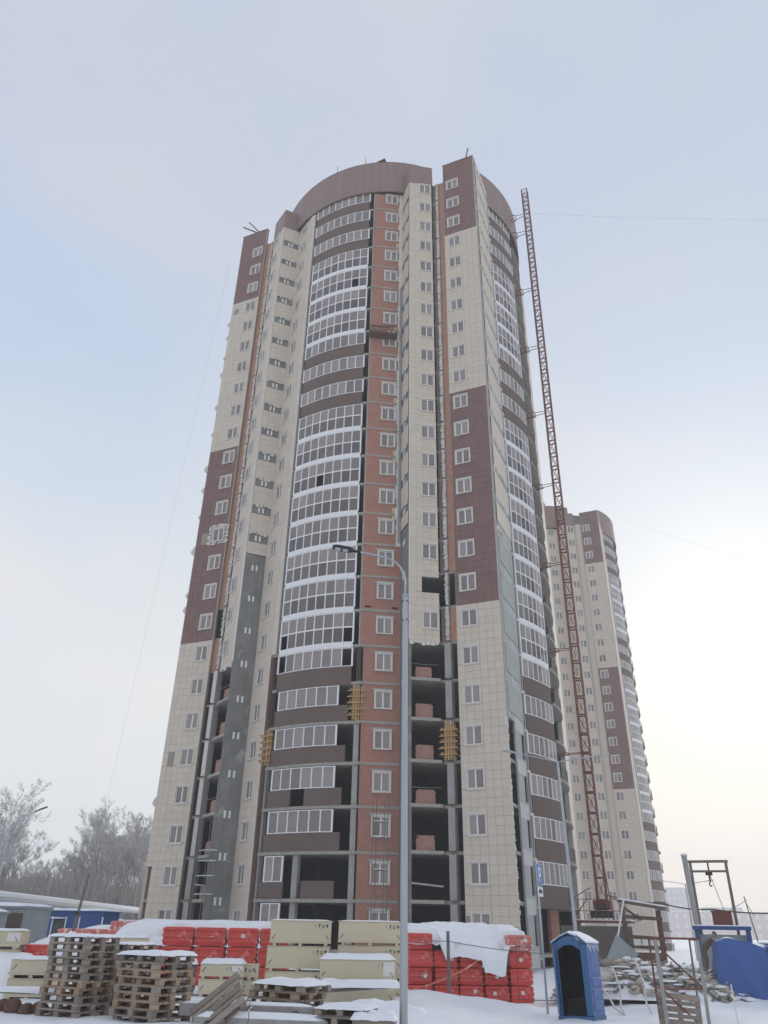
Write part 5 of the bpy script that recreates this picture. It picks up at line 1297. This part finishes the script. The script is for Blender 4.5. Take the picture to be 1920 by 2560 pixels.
big_snow('snow_bank', 'raised snow bank under the bending person', ppx + 1.0, ppy + 1.9, 6.0, 4.4, R(-20), .1, lambda u, v: -.5 + .75 * edge(u, v, .6) + .08 * nz3(u * 4, v * 4, 2), 20)

# ------------------------------------------------------------------ work gear on the tower
# timber clamped formwork round three columns
def formwork(label, p, rz, h=2.7):
    t = thing('column_formwork', label, 'formwork', p, rz, 'timber column formwork'); rr = random.Random(int(p[0] * 10))
    for sx, sy in ((-1, 0), (1, 0), (0, -1), (0, 1)):
        for k in (-.2, -.02, .17):
            x, y = (sx * .33, k) if sx else (k, sy * .33); dz = rr.uniform(-.25, .25)
            MB().box(x - .05, x + .05, y - .045, y + .045, .1 + dz * .4, h + dz).build('upright', m_timber, t)
    for i in range(5):
        z = .4 + i * (h - .7) / 4.4
        for s_ in (-1, 1):
            e = rr.uniform(0, .14)
            MB().box(-.6 - e, .6 + rr.uniform(0, .14), s_ * .44 - .045, s_ * .44 + .045, z, z + .08).build('clamp_bar', m_timber, t)
            MB().box(s_ * .44 - .045, s_ * .44 + .045, -.66, .6 + e, z + .0805, z + .16).build('clamp_bar', m_timber, t)
    return t
p = loc2w(*arc_front(AG + .038, RAD - .3)); formwork('yellow timber formwork clamped round the column right of the brown balconies', (p.x, p.y, zf(5) - .05), R(-10), 2.75)
p = loc2w(*arc_front(-AG - .038, RAD - .3)); formwork('yellow timber formwork round the column left of the brown balconies', (p.x, p.y, zf(4) + .0), R(-40), 2.8)
p = loc2w(10.68, .05); formwork('yellow timber formwork round the column between open rooms and cream tiles', (p.x, p.y, zf(4) - .1), R(-24), 2.6)
# suspended cradle on the brick strip
p = loc2w(5.3, -1.55); cr_ = thing('suspended_cradle', 'rusty suspended work cradle hanging before the red brick strip', 'work cradle', (p.x, p.y, 53.3), R(6))
MB().box(-1.35, 1.35, -.38, .38, 0, .07).build('deck', m_rust, cr_)
MB().box(-1.35, 1.35, -.40, -.375, .0705, .25).build('toe_board', m_rust, cr_)
rl = MB()
for y in (-.38, .38):
    for z in (.5, 1.0): rl.bar((-1.35, y, z), (1.35, y, z), .025, 4)
    for i in range(6): rl.bar((-1.35 + i * .54, y, .07), (-1.35 + i * .54, y, 1.0), .022, 4)
rl.build('guard_rail', m_rust, cr_); MB().box(-1.3, .6, -.41, -.385, .72, 1.0).build('side_sheet', m_rust, cr_)
for x in (.5, 1.0): MB().box(x - .15, x + .12, -.2, .15, .071, .55 + x * .1).build('tool_box', m_membrane, cr_)
for x in (-1.3, 1.3): MB().bar((x, 0, 1.0), (x, 0, 75.6 - 53.3), .012, 4).build('wire_rope', m_steel, cr_)
# roof outriggers
for lab, u, v, dx in (('outrigger beam on the left wing roof', -13.4, .6, -1), ('outrigger beam on the right wing roof', 13.8, .5, 1)):
    p = loc2w(u, v); t = thing('roof_outrigger', lab + ' against the sky', 'outrigger', (p.x, p.y, zf(NF) + 2.26), R(-23.8), 'roof outriggers')
    if dx < 0: MB().bar((1.2, .3, .0), (-1.5, -1.2, 1.25), .06, 4).bar((.9, .5, 0), (-.5, -1.5, 1.4), .05, 4).bar((0, 0, 0), (.2, -.1, 1.0), .04, 4).build('beam', m_steel, t)
    else: MB().bar((0, .2, -.2), (.8, -.7, 1.4), .06, 4).bar((.2, 0, 0), (.5, -.3, .9), .04, 4).build('beam', m_steel, t)
for k, (u, v, h) in enumerate(((-1.0, -2.1, 1.6), (2.6, -1.9, 1.6))):
    p = loc2w(u, v); o = MB().bar((0, 0, -5.0), (0, 0, h), .035, 5).build('roof_pole', m_steel, None, (p.x, p.y, 80.2)); tag(o, ['thin pole on the drum roof rim left of centre', 'thin pole on the drum roof rim right of centre'][k], 'pole', 'roof poles')
for k in range(6):
    p = loc2w(11.9 + k * .6, .15); o = MB().bar((0, 0, -.1), (0, 0, .35), .02, 4).build('roof_pin', m_steel, None, (p.x, p.y, zf(NF) + 2.27)); tag(o, f'{ORD[k]} small pin from the left on the right wing parapet', 'pin', 'parapet pins')
# light scaffolds against the tower
def scaffold(label, p, rz, w_, d_, H, lifts, z0):
    t = thing('scaffold', label, 'scaffold', (p.x, p.y, z0), rz, 'tube scaffolds')
    for x in (-w_ / 2, w_ / 2):
        for y in (-d_ / 2, d_ / 2): MB().bar((x, y, 0), (x, y, H), .028, 5).build('standard', m_steel, t)
    for z in lifts:
        for y in (-d_ / 2, d_ / 2): MB().bar((-w_ / 2, y, z), (w_ / 2, y, z), .024, 5).build('ledger', m_steel, t)
        MB().box(-w_ / 2 + .1, w_ / 2 - .05, -d_ / 2 + .03, d_ / 2 - .1, z + .03, z + .07).build('snowy_board', m_snow, t)
    return t
scaffold('tube scaffold with snowy boards before the bare concrete flank left', loc2w(-7.5, -2.5), R(-45), 1.5, .8, 9.3, (2.1, 4.1, 5.3, 6.3, 7.0), -.3)
scaffold('narrow tube scaffold beside the red brick strip behind the lamp post', loc2w(6.3, -2.4), R(-20), .85, .7, 10.4, (3.2, 5.6, 7.6, 8.6), -.3)
# torn flaps along the left edge of the tower
rr = random.Random(9)
for k in range(13):
    z = [10.5, 27.5, 29.0, 33.5, 37.5, 40.5, 43.0, 47.5, 51.0, 55.5, 58.0, 61.0, 63.0][k]; s_ = rr.uniform(.5, 1.1)
    mb = MB().add([(0, 0, 0), (0, 0, s_), (-.28 * s_, -.1, .75 * s_), (-.42 * s_, -.25, .2 * s_), (-.2 * s_, -.1, -.15)], [(0, 1, 2), (0, 2, 3), (0, 3, 4)])
    o = mb.build('torn_flap', m_membrane, tower1, (-15.0, .05, z)); o['kind'] = 'stuff'

# ------------------------------------------------------------------ left background
def cabin(label, az, D, w_, h, d_, rz, mat, group=None):
    x, y = polar(az, D); t = thing('site_cabin', label, 'site cabin', (x, y, 0), rz, group); h -= .22
    MB().box(-w_ / 2, w_ / 2, -d_ / 2, d_ / 2, -.2, h).build('body', mat, t); MB().box(-w_ / 2 - .08, w_ / 2 + .08, -d_ / 2 - .08, d_ / 2 + .08, h + .002, h + .1).build('roof', mat, t)
    snow_cap(t, w_, d_, .16, (0, 0, h + .1), int(D), .1, 14); return t
c1 = cabin('grey site cabin with a brown door and shuttered window at left', -23.6, 45, 3.7, 2.62, 2.4, R(-6), m_greysheet)
MB().box(1.0, 1.72, -1.24, -1.201, .0, 2.2).build('door', m_brownsheet, c1); MB().box(-.75, -.05, -1.225, -1.201, 1.15, 2.0).build('window', M('shutter grey', (.14, .14, .14), .6), c1); MB().box(-.82, .02, -1.2245, -1.202, 1.06, 1.149).build('window_sill', m_greysheet, c1)
c2 = cabin('plain grey cabin cut by the left edge of the picture', -26.0, 41, 3.2, 2.35, 2.4, R(-4), m_greysheet)
c3_ = cabin('long blue site cabin with white posts and a small entrance canopy', -18.85, 60, 3.9, 2.7, 2.4, R(-6), m_bluesheet)
for x in (-1.45, -.55, .35, 1.9): MB().box(x - .035, x + .035, -1.26, -1.201, 0, 2.22).build('post', m_paper, c3_)
MB().box(-1.3, -.68, -1.24, -1.202, 0, 2.05).build('door', M('dark green door', (.07, .075, .07), .6), c3_); MB().box(-1.4, -.6, -1.7, -1.265, 2.1, 2.16).build('canopy', m_snow, c3_)
c4_ = cabin('brown container between the blue cabin and the tower', -16.2, 62, 1.9, 2.1, 2.2, R(-6), m_brownsheet)
# overhead heating pipe on trestles, snow on top
pa, pb = Vector((*polar(-25.5, 57), 3.15)), Vector((*polar(-14.6, 112), 3.15))
pipe = thing('heating_pipe', 'long overhead heating pipe with snow on it running behind the cabins', 'pipe', (pa.x, pa.y, 0)); d_ = pb - pa; d_.z = 0
MB().bar((0, 0, 3.2), (d_.x, d_.y, 3.2), .2, 8).build('pipe', m_galv, pipe); MB().bar((0, 0, 3.42), (d_.x, d_.y, 3.42), .22, 6).build('snow_cap', m_snow, pipe)
for k in range(13):
    q = d_ * (k / 12); MB().bar((q.x, q.y, -.3), (q.x, q.y, 2.95), .06, 5).build('trestle', m_steel, pipe)

# bare frosty trees
m_bark = M('rimed grey bark', (.30, .275, .26), .9, (.22, .20, .185), 3); m_frost_haze = M('frost and haze twigs', (.60, .585, .575), .9, (.47, .455, .445), 1.2); m_scrub = M('frost and haze scrub', (.42, .385, .36), .95, (.33, .30, .275), .6)  # twigs and scrub: frost, plus distance haze painted in as paler colour
def tree_meshes(seed, H, spread, twig=2600):
    rr = random.Random(seed); tr = MB(); cr_ = MB(); tips = []
    def grow(p, d, L_, r, lev):
        n = 3 if lev < 2 else 2; q = p
        for i in range(n):
            d = (d + Vector((rr.uniform(-.2, .2), rr.uniform(-.2, .2), rr.uniform(-.02, .14)))).normalized(); e = q + d * (L_ / n); ra, rb_ = r * (1 - i / n * .4), r * (1 - (i + 1) / n * .4)
            (tr if lev < 2 else cr_).bar(q, e, ra, 5 if lev < 2 else 3, rb_); q = e
            if lev < 4:
                for _ in range(2 if lev else 3):
                    a = rr.uniform(0, 6.283); t_ = rr.uniform(.55, 1.0) * spread; nd = (d + Vector((math.cos(a) * t_, math.sin(a) * t_, rr.uniform(.0, .35)))).normalized()
                    if lev == 0 and i == 0: continue
                    grow(q, nd, L_ * rr.uniform(.42, .62), rb_ * .55, lev + 1)
            else: tips.append((q, d))
    grow(Vector((0, 0, -.3)), Vector((0, 0, 1)), H * .62, H * .014, 0)
    rr.shuffle(tips)
    for q, d in tips[:twig]:
        for _ in range(6):
            e = q + (d + Vector((rr.uniform(-.9, .9), rr.uniform(-.9, .9), rr.uniform(-.5, .6)))).normalized() * rr.uniform(.25, .7) * H / 13
            s_ = Vector((rr.uniform(-1, 1), rr.uniform(-1, 1), rr.uniform(-1, 1))).normalized() * .03; cr_.add([q - s_, q + s_, e + s_ * .3, e - s_ * .3], [(0, 1, 2, 3)])
    return tr.mesh('trunk', m_bark), cr_.mesh('crown', m_frost_haze)
TM = [tree_meshes(s_, 14.0, sp) for s_, sp in ((1, .85), (2, .7), (5, 1.0))]
spots = [(-25.2, 92, 1.02, 0), (-23.9, 98, .86, 1), (-22.2, 112, .62, 2), (-21.2, 105, .6, 1), (-20.0, 108, .62, 2), (-18.9, 104, .80, 0), (-18.0, 100, 1.0, 2), (-17.0, 106, 1.03, 0), (-16.2, 99, .98, 1), (-15.2, 112, .95, 2), (-19.5, 120, .8, 0), (-16.6, 122, 1.0, 1), (-17.5, 93, .95, 1), (-15.7, 92, .9, 0), (-24.6, 86, .95, 2), (-18.5, 112, .95, 1)]
tl_ = ['at the far left edge above the lamp', 'close behind the left street lamp', 'short and thin right of the left lamp', 'short, in the dip of the treeline', 'low, above the blue cabin door', 'medium, left flank of the tallest clump', 'spreading, in the tallest clump', 'tallest of the clump left of the tower', 'slender, beside the tower edge', 'half hidden by the tower\'s left edge', 'pale, farther back over the blue cabin', 'pale, farther back behind the tallest clump', 'in front of the tallest clump', 'nearest one beside the tower edge', 'nearest one left of the street lamp', 'between the medium and the spreading tree']
for k, (az, D, s_, vi) in enumerate(spots):
    D *= 1.7; s_ *= 1.28; x, y = polar(az, D); t = thing('bare_tree', 'frosted bare tree, ' + tl_[k], 'tree', (x, y, 0), k * 1.3, 'frosted trees behind the cabins'); t.scale = (s_ * 1.05, s_ * 1.05, s_)
    link('trunk', TM[vi][0], t); link('crown', TM[vi][1], t)
rr = random.Random(21); sc_ = MB()
for k in range(9000):
    az = rr.uniform(-28, -13.2); D = rr.uniform(150, 215); x, y = polar(az, D); h = rr.uniform(4.5, 14.0) * (.75 + .25 * nz3(az * .8, D * .05)); lean = rr.uniform(-.18, .18)
    p = Vector((x, y, -.2)); q = p + Vector((lean * h, rr.uniform(-.2, .2) * h, h)); sc_.bar(p, q, .09, 3, .02)
    for _ in range(4):
        a = p.lerp(q, rr.uniform(.3, .95)); e = a + Vector((rr.uniform(-.9, .9), rr.uniform(-.9, .9), rr.uniform(.2, 1.0))); sc_.bar(a, e * 1.0 + (e - a) * .8, .045, 3, .01)
o = sc_.build('scrub', m_scrub); tag(o, 'dense leafless scrub below the frosted trees', None, kind='stuff')

# ------------------------------------------------------------------ right background in the haze
def block(label, az0, az1, D, h, rz, mat, nf, nw, wmat, base=-2.0, dpt=14):
    x0, y0 = polar(az0, D); x1, y1 = polar(az1, D); w_ = math.hypot(x1 - x0, y1 - y0); t = thing('distant_building', label, 'building', ((x0 + x1) / 2, (y0 + y1) / 2, base), R(-(az0 + az1) / 2) + rz)
    MB().box(-w_ / 2, w_ / 2, 0, dpt, 0, h - base).build('wall', mat, t); MB().box(-w_ / 2 - .3, w_ / 2 + .3, -.3, dpt + .3, h - base + .01, h - base + .5).build('roof', m_snow, t)
    fh = (h - base) / nf; wm = MB().box(-w_ / nw * .2, w_ / nw * .2, -.08, -.02, 0, fh * .5).mesh('window', wmat)
    for f in range(nf):
        for k in range(nw): link('window', wm, t, (-w_ / 2 + (k + .5) * w_ / nw, 0, (f + .28) * fh))
    return t
m_far = M('far red brick', (.46, .25, .24), .9); m_far2 = M('far grey wall', (.36, .37, .40), .9); m_fw = M('far pale windows', (.62, .60, .60), .6)
block('low red building fading into the haze at right', 19.2, 26.5, 1050, 26.5, 0, m_far, 3, 14, m_fw)
block('tall grey block barely visible in the haze beside the far tower', 18.8, 20.5, 1100, 54.0, 0, m_far2, 7, 6, m_fw)
block('pale grey block in the haze behind the gantry', 21.0, 23.4, 1150, 34.0, 0, m_far2, 5, 8, m_fw)
up_ = thing('utility_pole', 'thin leaning utility pole with wires at right', 'pole', (*polar(24.1, 82), -.4)); MB().bar((0, 0, 0), (-.75, 0, 5.4), .07, 6, .05).build('pole', m_steel, up_); MB().bar((-.7, 0, 4.9), (-.15, 0, 3.9), .03, 5).build('stay', m_steel, up_)
tp_ = at(1867, 2250, 82)
rope('wire from the utility pole sloping down to the left', [tp_, at(1825, 2275, 70)], .03, m_steel, 'wire', 'wire')
rope('black power cable from the hoist landing over the shelter to the right', [at(1518, 2238, 56), at(1655, 2258, 52), at(1780, 2273, 50), at(1990, 2280, 50)], .035, m_wire, 'cable', 'cable', sag=.12)
rope('thin wire hanging down the left edge of the tower', [loc2w(-16.2, -.3, 76.5), loc2w(-18.0, -3.0, 3.0)], .006, m_greysheet, 'wire', 'wire')
rope('thin pale wire crossing the sky at the far right', [at(1560, 1300, 150), at(1990, 1415, 150)], .012, m_greysheet, 'wire', 'wire', sag=1.2)

# ------------------------------------------------------------------ winter air
hz = MB().box(-1010, 1010, -100, 1200, -4.0, 96).build('haze'); tag(hz, 'thin winter haze filling the air', None, kind='stuff')
mh = bpy.data.materials.new('winter haze'); mh.use_nodes = True; nh = mh.node_tree
for q in list(nh.nodes): nh.nodes.remove(q)
oh = nh.nodes.new('ShaderNodeOutputMaterial'); vh = nh.nodes.new('ShaderNodeVolumePrincipled')
vh.inputs['Color'].default_value = (0.985, 0.98, 0.97, 1); vh.inputs['Density'].default_value = 0.0009; vh.inputs['Anisotropy'].default_value = 0.2
nh.links.new(vh.outputs[0], oh.inputs['Volume']); hz.data.materials.append(mh)
